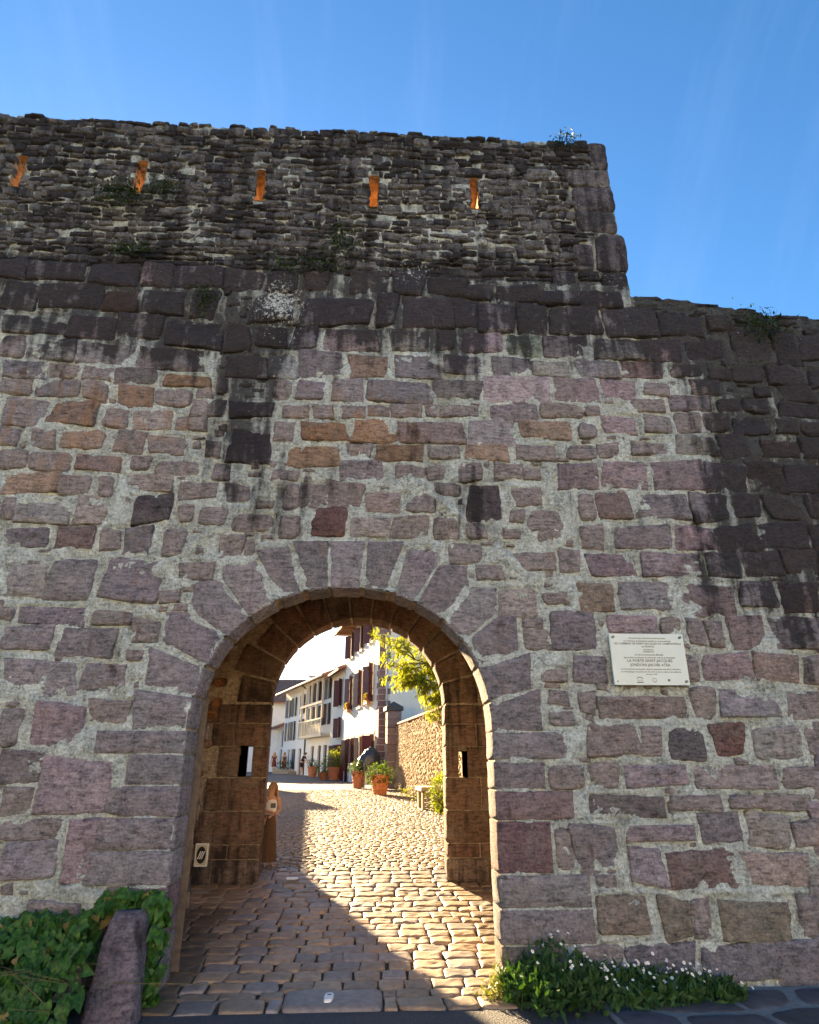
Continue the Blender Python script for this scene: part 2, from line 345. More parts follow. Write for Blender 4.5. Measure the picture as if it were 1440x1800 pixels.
# ------------------------------------------------------------------ the gate wall
# measured face stones: left, right, bottom, top in half centimetres on the wall face, then a letter for the colour of the stone
FACE = "-900 -843 1398 1452,-836 -705 1391 1450,-698 -582 1387 1451,-575 -500 1387 1449,-497 -383 1384 1446,-881 -802 1309 1384,-794 -652 1309 1385,-642 -575 1307 1369 o,-564 -460 1309 1375,-443 -386 1294 1380,-855 -722 1237 1294,-717 -610 1235 1299,-599 -505 1240 1302,-489 -366 1217 1291,-849 -801 1174 1235,-790 -685 1175 1228,-680 -558 1168 1219,-541 -399 1158 1209,-829 -742 1125 1164,-727 -665 1128 1160,-656 -595 1128 1158,-589 -495 1114 1156,-481 -374 1110 1140 o,-364 -340 1096 1140 o,-824 -763 1084 1117,-749 -655 1084 1120,-645 -591 1073 1121,-570 -496 1061 1109 t,-494 -453 1068 1106 o,-447 -416 1065 1105 t,-403 -372 1085 1107 o,-799 -716 1013 1068,-714 -610 1015 1071 t,-597 -540 1009 1051 t,-531 -447 1002 1048 p,-413 -342 1043 1080 o,-438 -374 1004 1037 t,-797 -758 962 1000 t,-732 -682 958 996 p,-676 -582 957 998 t,-558 -499 951 998,-488 -411 949 987 o,-371 -335 942 983,-784 -731 906 945 t,-721 -643 906 945 t,-628 -538 906 941,-519 -480 912 943,-466 -381 897 929 t,-349 -318 894 925,-766 -659 852 896 t,-656 -590 851 887 t,-573 -542 849 889,-527 -431 863 895 p,-412 -340 848 883,-316 -270 840 878 p,-759 -730 793 842,-726 -620 786 833,-610 -551 790 846 p,-497 -421 793 853 d,-406 -376 792 831,-361 -307 789 832 t,-745 -651 738 778,-635 -565 732 776,-551 -510 735 777,-506 -454 722 782,-435 -384 723 779 b,-329 -239 1041 1079 d,-318 -232 936 1003 d,-298 -214 778 811,-370 -287 1387 1441,-275 -210 1385 1443,-186 -131 1387 1447,-89 9 1387 1458 p,19 101 1389 1457,105 196 1391 1436,-301 -208 1296 1372,-192 -25 1290 1377,-18 34 1295 1384,49 161 1294 1379,-353 -301 1210 1283,-290 -222 1228 1281 d,-207 -150 1225 1285,-136 -10 1222 1282 m,23 115 1225 1285,131 170 1228 1291,-345 -257 1144 1197,-248 -190 1145 1203 b,-183 -90 1152 1210,-71 8 1158 1207 t,29 128 1158 1211,197 264 1384 1430,276 371 1374 1424,373 480 1375 1418,484 579 1374 1421,164 221 1295 1378,228 318 1289 1371,328 386 1283 1363,400 443 1288 1368,451 522 1285 1372,531 658 1287 1371,177 282 1226 1282,290 368 1221 1282 g,378 481 1225 1281,493 609 1224 1279,612 709 1224 1281,142 250 1162 1216,253 342 1165 1215,350 432 1168 1209,443 549 1168 1216,559 652 1176 1217,666 768 1295 1356,789 846 1310 1350,719 808 1229 1278,840 932 1226 1308,939 1000 1220 1311,1005 1067 1241 1304,674 747 1177 1207,768 815 1173 1205,823 895 1169 1210,901 1002 1162 1211,1009 1053 1159 1209,508 587 1116 1163 m,604 663 1126 1159 m,712 785 1134 1169,870 903 1134 1159,923 1003 1123 1157,568 644 1084 1114,657 753 1091 1124,771 822 1087 1120,830 888 1087 1122,917 1015 1077 1112,497 576 1027 1069 m,599 652 1029 1072 m,666 723 1031 1082,731 785 1035 1085,800 881 1029 1074,896 950 1034 1072,957 1019 1027 1070,478 523 964 997,552 641 975 1004,655 753 974 1023,756 817 972 1026,854 938 979 1016,945 1007 977 1023,485 580 891 960 m,597 713 890 957 m,720 801 892 955,809 880 894 962,891 989 896 960,464 533 822 875,547 655 824 873,671 747 822 878,759 821 824 877,832 914 826 879,922 970 827 881,490 612 759 808,624 707 759 807 m,710 789 755 808,798 906 759 814,912 952 757 812,-239 -201 1086 1134,-189 -123 1085 1139,-105 -39 1085 1145,-29 113 1092 1143,120 224 1099 1150,235 387 1096 1161 l,396 497 1108 1163,-215 -158 1044 1073,-148 -103 1043 1072 t,-85 -35 1048 1074 t,-25 20 1049 1076 t,25 91 1051 1083,99 125 1056 1085,132 220 1058 1081,245 351 1053 1088,362 459 1062 1093,462 496 1070 1091,-231 -192 981 1029,-170 -69 987 1034 o,-59 36 987 1043 o,46 184 990 1044,192 294 991 1051,314 423 1006 1046 t,444 477 1011 1052,-207 -88 923 972 o,-67 -18 953 980 p,-8 88 941 983 o,106 173 952 980,183 281 952 985 t,296 384 957 988 m,413 475 960 994,-223 -170 890 914 t,-85 5 896 939,37 95 902 934,100 142 900 935,164 221 899 940,243 303 906 942,310 345 908 935,382 475 889 949 m,-196 -167 828 885,-164 -108 832 886 p,-101 -32 831 888 p,-27 47 822 866,54 116 829 868,114 170 869 895,186 259 806 887 d,284 341 846 881,420 460 816 876,-196 -159 768 818,-138 -68 772 827 r,-61 21 769 816 w,28 101 768 816 p,113 161 772 814 r,184 222 770 801,274 303 807 833,312 383 793 832 p,418 467 755 805,-317 -271 723 763,-265 -247 728 758 p,-247 -218 829 845,142 209 717 760 p,203 256 682 712 d,278 363 707 741 o,369 409 700 751 t,244 315 614 663 p,332 382 635 658,287 324 590 608,285 338 546 581,258 292 774 791,329 383 769 788 p,-716 -639 637 697,-636 -543 634 717,-534 -421 628 711,-389 -321 678 710,-417 -381 631 652 d,-709 -687 592 613,-672 -553 585 616,-537 -469 586 610 r,-698 -609 534 579,-591 -492 528 576,-462 -411 557 593,-671 -549 451 514,-536 -459 461 509,-462 -436 519 536,-663 -628 371 434,-614 -518 369 437,-515 -442 407 445 p,-647 -579 312 359,-576 -462 263 353 m,-635 -581 260 307 b,-458 -436 262 304,-625 -526 226 254,-614 -526 167 219,-509 -469 160 253,-559 -469 109 131,428 528 700 744 m,542 667 697 739 l,680 750 699 743,756 839 700 753,844 919 701 756,407 477 626 678 t,491 597 627 679,608 722 622 681 m,738 810 633 687,823 900 629 681,345 434 551 614,458 558 579 611 m,564 599 580 612,616 648 558 608,655 685 554 606 r,703 774 552 609 m,789 883 555 615,379 446 487 536,599 622 488 538,634 734 488 538 m,743 823 485 539,837 875 489 538,312 360 486 507,326 365 444 469,323 370 404 430,386 412 428 465,423 592 420 462,602 644 419 475 m,660 772 421 471,787 843 419 468,396 487 354 406,495 533 348 402,551 614 352 402,630 689 354 409 r,704 801 351 405,812 841 355 401,317 381 299 339,390 443 302 339,457 572 304 335,587 739 302 335 p,752 826 302 337,389 519 250 285,531 623 263 287,645 704 268 285,708 794 264 287,448 565 214 241,582 655 210 255,667 741 204 259 w,746 802 205 245,317 345 173 236,351 432 169 236,447 505 148 203,519 639 147 199,649 760 146 197,384 416 148 162,382 465 79 128 y,490 540 65 127 y,545 574 68 127 y,596 715 69 126 y,729 770 63 125 y,347 416 31 60,423 540 13 60,553 675 8 62,683 754 3 59"
PAL = {'': (.245, .23, .25), 't': (.29, .225, .18), 'o': (.28, .19, .125), 'p': (.30, .27, .255), 'b': (.36, .40, .41), 'd': (.115, .10, .108),
       'm': (.27, .222, .24), 'l': (.34, .30, .325), 'g': (.24, .285, .245), 'r': (.155, .095, .09), 'w': (.36, .33, .31), 'y': (.28, .245, .20)}
AX, ASP, ARX, ARZ, APW = -0.295, 1.98, 1.375, 1.33, 2.15        # front opening: centre, spring height, half width, rise, exponent
BX, BSP, BR = -0.230, 2.50, 1.228                                # rear opening
LEDGE = 7.19; TOWER_R = 3.03
SLITS = [(-4.66, 8.44, 8.97), (-3.14, 8.45, 8.98), (-1.61, 8.38, 8.91), (-0.145, 8.36, 8.90), (1.18, 8.40, 8.94)]; SW = 0.062
def top_z(x):
    return np.where(np.asarray(x) < TOWER_R, 9.69, np.interp(x, [3.0, 3.7, 4.4, 5.4, 7.0], [7.02, 6.98, 6.87, 6.78, 6.7]))
def in_arch(x, z, grow=0.0):
    dx = np.abs(np.asarray(x) - AX) / (ARX + grow); dz = np.maximum(np.asarray(z) - ASP, 0) / (ARZ + grow)
    return dx ** APW + dz ** APW < 1
def arch_pt(t, grow=0.0):                                          # t 0..pi from the right spring to the left spring
    c, s_ = math.cos(t), math.sin(t); e = 2 / APW
    return (AX + (ARX + grow) * math.copysign(abs(c) ** e, c), ASP + (ARZ + grow) * abs(s_) ** e)

def blob(x, z, cx, cz, rx, rz): return np.exp(-(((x - cx) / rx) ** 2 + ((z - cz) / rz) ** 2))
def stain(x, z):
    """black crust, orange algae and pale lichen as they grow on this wall"""
    x = np.asarray(x, float); z = np.asarray(z, float)
    P = np.stack([x * .55, z * .35, x * 0], 1); n = fbm(P, 1.6, 4) * 0.5
    drip = fbm(np.stack([x * 2.2, z * .25, x * 0 + 3], 1), 1.0, 3) * 0.3
    soot = 0.86 * sstep(5.55, 6.6, z + drip + n * .6) * (1 - 0.5 * sstep(7.15, 7.7, z + n * .5)) + 0.2 * sstep(8.7, 9.5, z + n)
    soot = soot + .11 * sstep(3.2, 4.4, z + n)
    soot = soot + 1.0 * sstep(3.0, 4.15, x + 1.3 * n + .35 * drip - 0.10 * np.maximum(5.2 - z, 0)) * sstep(2.1, 3.6, z + n)
    soot = soot + 0.95 * blob(x, z, -1.5, 5.2, .36, 1.0) + 0.85 * blob(x, z, 0.98, 4.25, .28, .38) + 0.5 * blob(x, z, -1.0, 4.2, .35, .35)
    soot = soot + 0.35 * blob(x, z, -1.9, 6.1, .8, .5) + 0.25 * blob(x, z, 0.45, 4.35, .35, .3)
    org = 0.62 * blob(x, z, -3.1, 5.1, 1.6, .95) + 0.55 * blob(x, z, -.3, 5.25, 1.0, .55) + 0.5 * blob(x, z, 1.75, 3.75, .35, .25) + 0.4 * blob(x, z, -.62, 3.72, .16, .14)
    org = org + 0.3 * blob(x, z, 1.3, 2.5, .4, .25) + 0.25 * blob(x, z, -1.5, 3.25, .25, .2) + 0.35 * blob(x, z, 3.55, 4.25, .25, .2) + 0.22 * blob(x, z, -2.5, 3.4, .4, .5)
    lich = 0.16 + 0.22 * sstep(5.6, 6.6, z) + 0.06 * sstep(3.2, 3.9, x) * sstep(2, 3, z) + 0.10 * sstep(7.1, 7.6, z) * (1 - sstep(8.6, 9.4, z)) + 0.62 * blob(x, z, -1.2, 6.75, .30, .32) + 0.35 * blob(x, z, -1.25, 5.5, .35, .9) + 0.3 * blob(x, z, -.5, 5.2, .2, .15)
    lich = lich + 0.3 * blob(x, z, .3, 7.25, .4, .2) + 0.2 * blob(x, z, 2.8, 7.2, .6, .2) - 0.14 * sstep(3.2, 2.4, z) 
    return np.stack([soot, np.clip(org - 0.3 * np.clip(soot, 0, 1), 0, 1), np.clip(lich, 0, 1)], 1)

def resample(poly, m):
    P = np.asarray(poly, float); Q = np.roll(P, -1, 0)
    if len(P) < 12:                                                 # keep the corners
        L = np.linalg.norm(Q - P, axis=1); k = np.maximum(1, np.floor(L / L.sum() * m)).astype(int)
        while k.sum() < m: k[np.argmax(L / k)] += 1
        while k.sum() > m: k[np.argmax(k)] -= 1
        return np.concatenate([P[i] + (Q[i] - P[i]) * (np.arange(k[i]) / k[i])[:, None] for i in range(len(P))])
    L = np.linalg.norm(Q - P, axis=1); c = np.concatenate([[0], np.cumsum(L)])
    t = (np.arange(m) + .5) / m * c[-1]; i = np.searchsorted(c, t, 'right') - 1; i = np.clip(i, 0, len(P) - 1)
    f = ((t - c[i]) / L[i])[:, None]; return P[i] * (1 - f) + Q[i] * f

def pebble(poly, seed, proud=0.02, rough=0.008, back=0.06, m=28, rings=(1, .955, .88, .72, .5, .26), jit=0.008, smooth=2, inset=0.012, nscale=9.0, keep=None, pw=3.0, tilt=0.0):
    """rough-hewn face of a stone: outline in (u,v), height h; returns u,v,h and faces. keep(u,v): outline points left exactly where they are"""
    O = resample(poly, m)
    k = np.zeros(m, bool) if keep is None else keep(O[:, 0], O[:, 1])
    for _ in range(smooth):
        S = .25 * np.roll(O, 1, 0) + .5 * O + .25 * np.roll(O, -1, 0); O = np.where(k[:, None], O, S)
    c = O.mean(0)
    d = O - c; d /= np.linalg.norm(d, axis=1)[:, None] + 1e-9
    s3 = np.full(m, seed * 1.37)
    jn = fbm(np.stack([O[:, 0], O[:, 1], s3], 1), 13, 3) * jit * 2.2
    O = O + d * np.where(k, 0, jn)[:, None]
    V = [np.c_[O, np.full(m, -back)]]
    for r in rings:
        if r == 1: h = np.full(m, -inset)
        else: h = np.full(m, proud * (1 - ((r - rings[-1]) / (1.02 - rings[-1])) ** pw))
        V.append(np.c_[c + (O - c) * r, h])
    V.append(np.array([[c[0], c[1], proud]]))
    V = np.concatenate(V)
    nz_ = fbm(np.c_[V[:, 0], V[:, 1], np.full(len(V), seed * 1.37)], nscale, 4, .6)
    w = np.ones(len(V)); w[:m] = 0; w[m:2 * m] = .5
    V[:, 2] += nz_ * rough * 2.4 * w
    if tilt: V[m:, 2] += (V[m:, 0] - c[0]) * rng.normal() * tilt + (V[m:, 1] - c[1]) * rng.normal() * tilt * 1.6
    pebble.edge = np.concatenate([np.ones(m)] + [np.full(m, sstep(.55, 1.0, r)) for r in rings] + [np.zeros(1)])
    nr = len(rings) + 1; F = []
    a = np.arange(m); b = (a + 1) % m
    F = np.concatenate([np.stack([i * m + a, i * m + b, (i + 1) * m + b, (i + 1) * m + a], 1) for i in range(nr - 1)])
    ci = nr * m; T = np.stack([(nr - 1) * m + a, (nr - 1) * m + b, np.full(m, ci)], 1)
    return V, F, T

def rect(x0, x1, z0, z1, sk=0.0, r=None):
    r = r or rng
    j = lambda s: (r.random() - .5) * 2 * s
    w = min(x1 - x0, z1 - z0) * sk
    return [(x0 + j(w), z0 + j(w)), (x1 + j(w), z0 + j(w)), (x1 + j(w), z1 + j(w)), (x0 + j(w), z1 + j(w))]

def wall_stone(name, poly, color, parent, y=0.0, mat='stone', edge=.75, **kw):
    V, F, T = pebble(poly, rng.random() * 40, **kw)
    c = V[-1].copy(); W = np.stack([V[:, 0] - c[0], -V[:, 2], V[:, 1] - c[1]], 1)
    me = mesh_np(name, W, F, T); add_attr(me, np.c_[stain(V[:, 0], V[:, 1]), pebble.edge * edge])
    return link(name, me, M[mat], parent, (c[0], y, c[1]), color=color)

def vary(c, a=.24):
    k = 1 + (rng.random() - .5) * 2 * a; t = (rng.random(3) - .5) * .05
    return tuple(float(max(.01, ch * k * (1 + tt))) for ch, tt in zip(c, t))

gate = thing('town_gate', 'old mauve sandstone town gate wall with round arched passage and arrow slits', 'town gate')
stones = []
for it in FACE.split(','):
    w = it.split(); x0, x1, z0, z1 = [int(v) / 200 for v in w[:4]]; stones.append((x0, x1, z0, z1, w[4] if len(w) > 4 else ''))
# the same courses go on past the picture's edges
for side in (-1, 1):
    z = 0.1
    while z < (6.9 if side < 0 else 6.5):
        h = rng.uniform(.2, .34); xa = np.interp(z, [0, 7], [-2.95, -4.6]) if side < 0 else np.interp(z, [0, 7], [3.62, 5.5])
        x = xa
        while abs(x) < 6.6:
            wd = rng.uniform(.25, .6); x2 = x + side * wd
            stones.append((min(x, x2) + .015, max(x, x2) - .015, z, min(z + h, 6.95) - .03, '')); x = x2
        z += h
stones.sort(key=lambda s_: -(s_[1] - s_[0]) * (s_[3] - s_[2]) * (4 if -5 < (s_[0] + s_[1]) / 2 < 5.2 else .01))
occ = []
loose_V, loose_F, loose_T, loose_S, nv = [], [], [], [], 0
def add_loose(V, F, T, ds=0.0):
    global nv
    W = np.stack([V[:, 0], -V[:, 2], V[:, 1]], 1)
    loose_V.append(W); loose_F.append(F + nv); loose_T.append(T + nv); sx_ = stain(V[:, 0], V[:, 1]); sx_[:, 0] += ds; loose_S.append(np.c_[sx_, pebble.edge * .7]); nv += len(V)
for i, (x0, x1, z0, z1, t) in enumerate(stones):
    occ.append((x0, x1, z0, z1))
    big = (x1 - x0) * (z1 - z0)
    high = (z0 + z1) / 2 > 6.6
    kw = dict(proud=rng.uniform(.012, .028) + (.02 if high else 0), rough=rng.uniform(.008, .016), jit=.009, m=40 if big > .05 else 28, inset=.014, rings=(1, .96, .9, .8, .67, .52, .36, .18), pw=5, smooth=int(rng.random() < .45), nscale=12, tilt=.05)
    if t == 'p': kw['proud'] = .009
    pl = rect(x0 - .012, x1 + .012, z0 - .010, z1 + .010, .13)
    if i < 262:
        ct = PAL[t]
        if t == '' and rng.random() < .34: ct = [(.31, .265, .25), (.255, .25, .245), (.19, .175, .182), (.30, .25, .27), (.25, .19, .185)][rng.integers(5)]
        wall_stone('stone', pl, vary(ct), gate, **kw)
    else:
        kw['m'] = 20; kw['rings'] = (1, .92, .75, .4); add_loose(*pebble(pl, rng.random() * 40, **kw))

VOUS = [[(1.077, 1.975), (1.063, 2.225), (1.547, 2.356), (1.536, 1.992)],
        [(1.028, 2.242), (0.951, 2.536), (1.48, 2.692), (1.466, 2.365)],
        [(1.362, 2.722), (1.025, 2.585), (0.834, 2.779), (1.2, 3.046), (1.362, 3.048)],
        [(0.814, 2.806), (0.652, 2.963), (0.944, 3.336), (1.179, 3.325), (1.173, 3.067)],
        [(0.625, 3.004), (0.397, 3.17), (0.621, 3.559), (0.923, 3.564), (0.909, 3.35)],
        [(0.355, 3.184), (0.179, 3.26), (0.298, 3.712), (0.602, 3.717), (0.599, 3.567)],
        [(0.088, 3.274), (-0.123, 3.314), (-0.099, 3.788), (0.254, 3.795)],
        [(-0.179, 3.32), (-0.458, 3.309), (-0.48, 3.789), (-0.135, 3.795)],
        [(-0.486, 3.316), (-0.686, 3.285), (-0.85, 3.782), (-0.508, 3.789)],
        [(-0.754, 3.277), (-0.956, 3.21), (-1.211, 3.686), (-0.896, 3.721)],
        [(-0.994, 3.167), (-1.234, 3.025), (-1.509, 3.388), (-1.525, 3.54), (-1.215, 3.574)],
        [(-1.219, 2.993), (-1.379, 2.801), (-1.787, 3.087), (-1.804, 3.369), (-1.539, 3.373)],
        [(-1.405, 2.792), (-1.517, 2.536), (-2.002, 2.777), (-2.005, 3.048), (-1.792, 3.06)],
        [(-1.592, 2.535), (-1.644, 2.281), (-2.112, 2.377), (-2.117, 2.717)],
        [(-1.67, 2.272), (-1.681, 2.001), (-2.16, 1.991), (-2.187, 2.332)]]
def on_intr(u, v): return np.abs((np.abs(u - AX) / ARX) ** APW + (np.maximum(v - ASP, 0) / ARZ) ** APW - 1) < .02
for pl in VOUS:
    pts = []
    n = len(pl)
    inner = [abs((abs(p[0] - AX) / ARX) ** APW + (max(p[1] - ASP, 0) / ARZ) ** APW - 1) < .14 for p in pl]
    def snap(p):
        th = math.atan2(max(p[1] - ASP, 0) / ARZ, (p[0] - AX) / ARX)
        best = min((arch_pt(t) for t in np.linspace(0, math.pi, 721)), key=lambda q: (q[0] - p[0]) ** 2 + (q[1] - p[1]) ** 2)
        return best
    c = np.mean(pl, 0); pl = [tuple(c + (np.array(p) - c) * (1.0 if inner[q] else 1.04)) for q, p in enumerate(pl)]
    nb = [q for q in range(n) if inner[q]]
    for k in range(n):
        a, b = pl[k], pl[(k + 1) % n]
        a2 = snap(a) if inner[k] else a
        pts.append(a2)
        if inner[k] and inner[(k + 1) % n]:
            b2 = snap(b)
            for f in (.2, .4, .6, .8): pts.append(snap((a2[0] * (1 - f) + b2[0] * f, a2[1] * (1 - f) + b2[1] * f)))
    if sum((pts[k][0] * pts[(k + 1) % len(pts)][1] - pts[(k + 1) % len(pts)][0] * pts[k][1]) for k in range(len(pts))) < 0: pts = pts[::-1]
    wall_stone('voussoir', pts, vary((.245, .228, .244), .2), gate, proud=.020, rough=.0055, tilt=.02, back=.36, m=46, rings=(1, .985, .95, .85, .6, .3), jit=.002, smooth=0, inset=.004,
               edge=.45, keep=lambda u, v: on_intr(u, v))
    occ.append((c[0] - .2, c[0] + .2, c[1] - .2, c[1] + .2))
JR, JL = 1.08, -1.67
JAMB = [(JR, 1.774, 1.742, 1.975, ''), (JR, 1.542, 1.495, 1.722, ''), (JR, 1.78, 1.245, 1.478, 'b'), (JR, 1.557, .835, 1.232, 'r'), (JR, 1.863, .578, .822, ''), (JR, 1.868, .318, .566, ''), (JR, 1.584, -.1, .305, 'y'),
        (-2.467, JL, 1.788, 1.978, ''), (-2.158, JL, 1.534, 1.778, ''), (-2.178, JL, 1.285, 1.524, ''), (-2.353, JL, 1.032, 1.276, ''), (-2.38, JL, .766, 1.024, ''), (-2.173, JL, .40, .758, 'm'), (-2.25, JL, -.1, .39, '')]
for x0, x1, z0, z1, t in JAMB:
    c = {'': (.24, .224, .24), 'b': (.22, .165, .17), 'r': (.175, .115, .115), 'y': (.22, .18, .155), 'm': (.22, .155, .175)}[t]
    wall_stone('jamb_stone', [(x0, z0), (x1, z0), (x1, z1), (x0, z1)], vary(c, .1), gate, proud=.022, rough=.0045, back=.36, m=44, rings=(1, .985, .95, .85, .6, .3), jit=.0025, smooth=0, inset=.002, edge=.4)
    occ.append((x0, x1, z0, z1))
CORNER = [(2.442, 3.03, 8.88, 9.19), (2.471, 3.035, 8.464, 8.866), (2.495, 3.03, 8.079, 8.446), (2.70, 3.085, 7.446, 8.049), (2.408, 2.668, 7.506, 7.873), (2.101, 2.384, 7.141, 7.437), (2.735, 3.05, 7.06, 7.429), (2.776, 3.03, 9.23, 9.70)]
for x0, x1, z0, z1 in CORNER:
    wall_stone('corner_stone', rect(x0, x1, z0, z1, .05), vary((.15, .135, .142)), gate, y=.035, proud=.03, rough=.009, back=.5 if x1 > 3 else .08, m=34, jit=.008, inset=.004)
    occ.append((x0, x1, z0, z1))

def free(x0, x1, z0, z1, ov=.25):
    a = (x1 - x0) * (z1 - z0)
    for q in occ:
        ox = min(x1, q[1]) - max(x0, q[0]); oz = min(z1, q[3]) - max(z0, q[2])
        if ox > 0 and oz > 0 and ox * oz > ov * a: return False
    return True
# small pinning stones in the wide joints of the lower wall
for _ in range(2600):
    x = rng.uniform(-4.9, 5.3); z = rng.uniform(.1, 6.9); w = rng.uniform(.04, .15); h = rng.uniform(.025, .075)
    if in_arch(x, z, .5) or (abs(x - AX) < 1.85 and z < 2.1) or z > top_z(x) - .1: continue
    if not free(x - w / 2 - .012, x + w / 2 + .012, z - h / 2 - .012, z + h / 2 + .012, .02): continue
    occ.append((x - w / 2, x + w / 2, z - h / 2, z + h / 2))
    add_loose(*pebble(rect(x - w / 2, x + w / 2, z - h / 2, z + h / 2, .25), rng.random() * 40, proud=.008, rough=.010, m=16, rings=(1, .85, .5), jit=.009, inset=.012, smooth=0))
def flush_loose(name, mat, yoff=0.0):
    global loose_V, loose_F, loose_T, loose_S, nv
    V = np.concatenate(loose_V); V[:, 1] += yoff
    me = mesh_np(name, V, np.concatenate(loose_F), np.concatenate(loose_T)); add_attr(me, np.concatenate(loose_S))
    o = link(name, me, mat, gate); o['kind'] = 'stuff'
    loose_V, loose_F, loose_T, loose_S, nv = [], [], [], [], 0
    return o
flush_loose('pinning_stones', M['stone']).color = (.27, .245, .238, 1)

# thin flat rubble of the parapet, and the broken copings
def band(x0, x1, zlo, zhi, hs, ws, proud, zt=None):
    z = zlo
    while z < zhi:
        h = rng.uniform(*hs) * .8; x = x0 + rng.uniform(-.1, 0)
        while x < x1:
            w = rng.uniform(*ws); 
            zz = z + .03 * math.sin(x * 1.7 + z * 3) + rng.uniform(-.014, .014); hh = h * rng.uniform(.6, 1.12)
            xa, xb = x + .003, min(x + w, x1) - .003; x += w
            if xb - xa < .03 or rng.random() < .05: continue
            xm = (xa + xb) / 2
            for sx, s0, s1 in SLITS:
                if xb > sx - SW and xa < sx + SW and zz + hh > s0 and zz < s1:
                    if xm < sx: xb = min(xb, sx - SW + .004)
                    else: xa = max(xa, sx + SW - .004)
            if xb - xa < .03: continue
            if zt is not None and zz + hh > zt(xm) + rng.uniform(-.01, .03): continue
            if not free(xa, xb, zz, zz + hh, .3): continue
            add_loose(*pebble(rect(xa, xb, zz, zz + hh - .008, .22), rng.random() * 40, proud=rng.uniform(.5, 1.4) * proud, rough=.012, back=.06, m=12, rings=(1, .90, .6), jit=.010, inset=.010, smooth=0), ds=rng.normal() * .28)
        z += h
band(-6.4, 3.02, LEDGE, 9.82, (.06, .15), (.08, .30), .028, lambda x: 9.715 + .02 * math.sin(x * 5) * math.sin(x * 1.3))
band(3.06, 6.6, 6.45, 7.15, (.05, .11), (.12, .4), .03, lambda x: float(top_z(x)) + .04)
flush_loose('parapet_rubble', M['rubble'], .035)
for x0, x1, z0, z1, dy in [(3.04, 3.5, 7.02, 7.12, -.06), (3.42, 3.86, 6.98, 7.07, -.03), (3.9, 4.3, 6.90, 6.99, -.05), (4.3, 4.75, 6.85, 6.93, -.08), (4.78, 5.3, 6.80, 6.88, -.05), (5.35, 5.9, 6.75, 6.85, -.06)]:
    V, F, T = pebble(rect(0, x1 - x0, 0, .75, .08), rng.random() * 30, proud=.05, rough=.012, back=.05, m=26, rings=(1, .95, .8, .5))
    W = np.stack([V[:, 0] + x0, V[:, 1] + dy * .4 + .02, V[:, 2] * .8 + z0 + .025], 1); me = mesh_np('coping_stone', W, F, T); add_attr(me, stain(W[:, 0], W[:, 2]))
    link('coping_stone', me, M['stone'], gate, color=vary((.26, .23, .2)))

# lime mortar that the stones sit in
GS = .017
xs = np.arange(-5.6, 6.1, GS); zs = np.arange(-.06, 9.76, GS)
X, Z = np.meshgrid(xs, zs); Xf, Zf = X.ravel(), Z.ravel()
hgt = fbm(np.stack([Xf, Zf, Xf * 0], 1), 7, 5, .72) * .034 + fbm(np.stack([Xf, Zf, Xf * 0 + 9], 1), 1.4, 2) * .008 - .008
hgt = np.where(Zf > LEDGE, hgt - .055 * sstep(LEDGE, LEDGE + .08, Zf), hgt)
hgt = np.where((Zf > LEDGE) | ((Xf > 3.03) & (Zf > 6.6)), hgt + fbm(np.stack([Xf * .6, Zf * 1.5, Xf * 0 + 5], 1), 11, 3) * .03, hgt)
hgt = np.where((np.abs(Xf - AX) < 1.75) & (Zf < 3.75) & in_arch(Xf, Zf, .42), hgt * .35 + .006, hgt)
ed = np.full(X.shape, 1.0)
for q in occ:
    a, b = np.searchsorted(xs, [q[0] - .06, q[1] + .06]); c, d = np.searchsorted(zs, [q[2] - .06, q[3] + .06])
    if b <= a or d <= c: continue
    dd = np.maximum(np.abs(xs[None, a:b] - (q[0] + q[1]) / 2) - (q[1] - q[0]) / 2, np.abs(zs[c:d, None] - (q[2] + q[3]) / 2) - (q[3] - q[2]) / 2)
    ed[c:d, a:b] = np.minimum(ed[c:d, a:b], dd)
ed = ed.ravel(); qn = fbm(np.stack([Xf, Zf, Xf * 0 + 31], 1), 4.5, 3)
near_ = np.exp(-((ed - .010) / .018) ** 2)
hgt = hgt - near_ * .024 * sstep(-.05, .22, qn) + near_ * .012 * sstep(-.05, -.3, qn) + .012 * sstep(.015, .05, ed)
bury = .8 * sstep(.12, .5, fbm(np.stack([Xf * .8, Zf, Xf * 0 + 51], 1), 2.3, 4)) * (Zf > LEDGE) * sstep(9.3, 8.7, Zf) * (Xf < TOWER_R)
hgt = hgt + bury * .034
# the scar of an older gable above the arch, two raised lime fillets
for sx, ex, sz, ez in ((.35, 1.55, 4.55, 3.42), (-1.0, -2.15, 4.5, 3.45)):
    dx, dz = ex - sx, ez - sz; L2 = dx * dx + dz * dz; tt = np.clip(((Xf - sx) * dx + (Zf - sz) * dz) / L2, 0, 1)
    dist = np.hypot(Xf - sx - tt * dx, Zf - sz - tt * dz); hgt += .022 * np.exp(-(dist / .05) ** 2)
Xj = Xf + fbm(np.stack([Xf, Zf, Xf * 0 + 2], 1), 12, 2) * .008
V = np.stack([Xj, -hgt, Zf], 1)
nx, nz2 = len(xs), len(zs)
i0 = (np.arange(nz2 - 1)[:, None] * nx + np.arange(nx - 1)[None]).ravel()
Q = np.stack([i0, i0 + 1, i0 + nx + 1, i0 + nx], 1)
cx, cz = Xf[i0] + GS / 2, Zf[i0] + GS / 2
ok = ~(in_arch(cx, cz, .02) & (cz > -1)) & (cz < top_z(cx) + .02 * np.sin(cx * 9)) & ~((cx > TOWER_R) & (cz > 7.1)) & ~((np.abs(cx - AX) < ARX + .02) & (cz < ASP))
for sx, s0, s1 in SLITS: ok &= ~((np.abs(cx - sx) < SW) & (cz > s0) & (cz < s1))
Q = Q[ok]; used = np.unique(Q); remap = np.zeros(len(V), np.int64); remap[used] = np.arange(len(used))
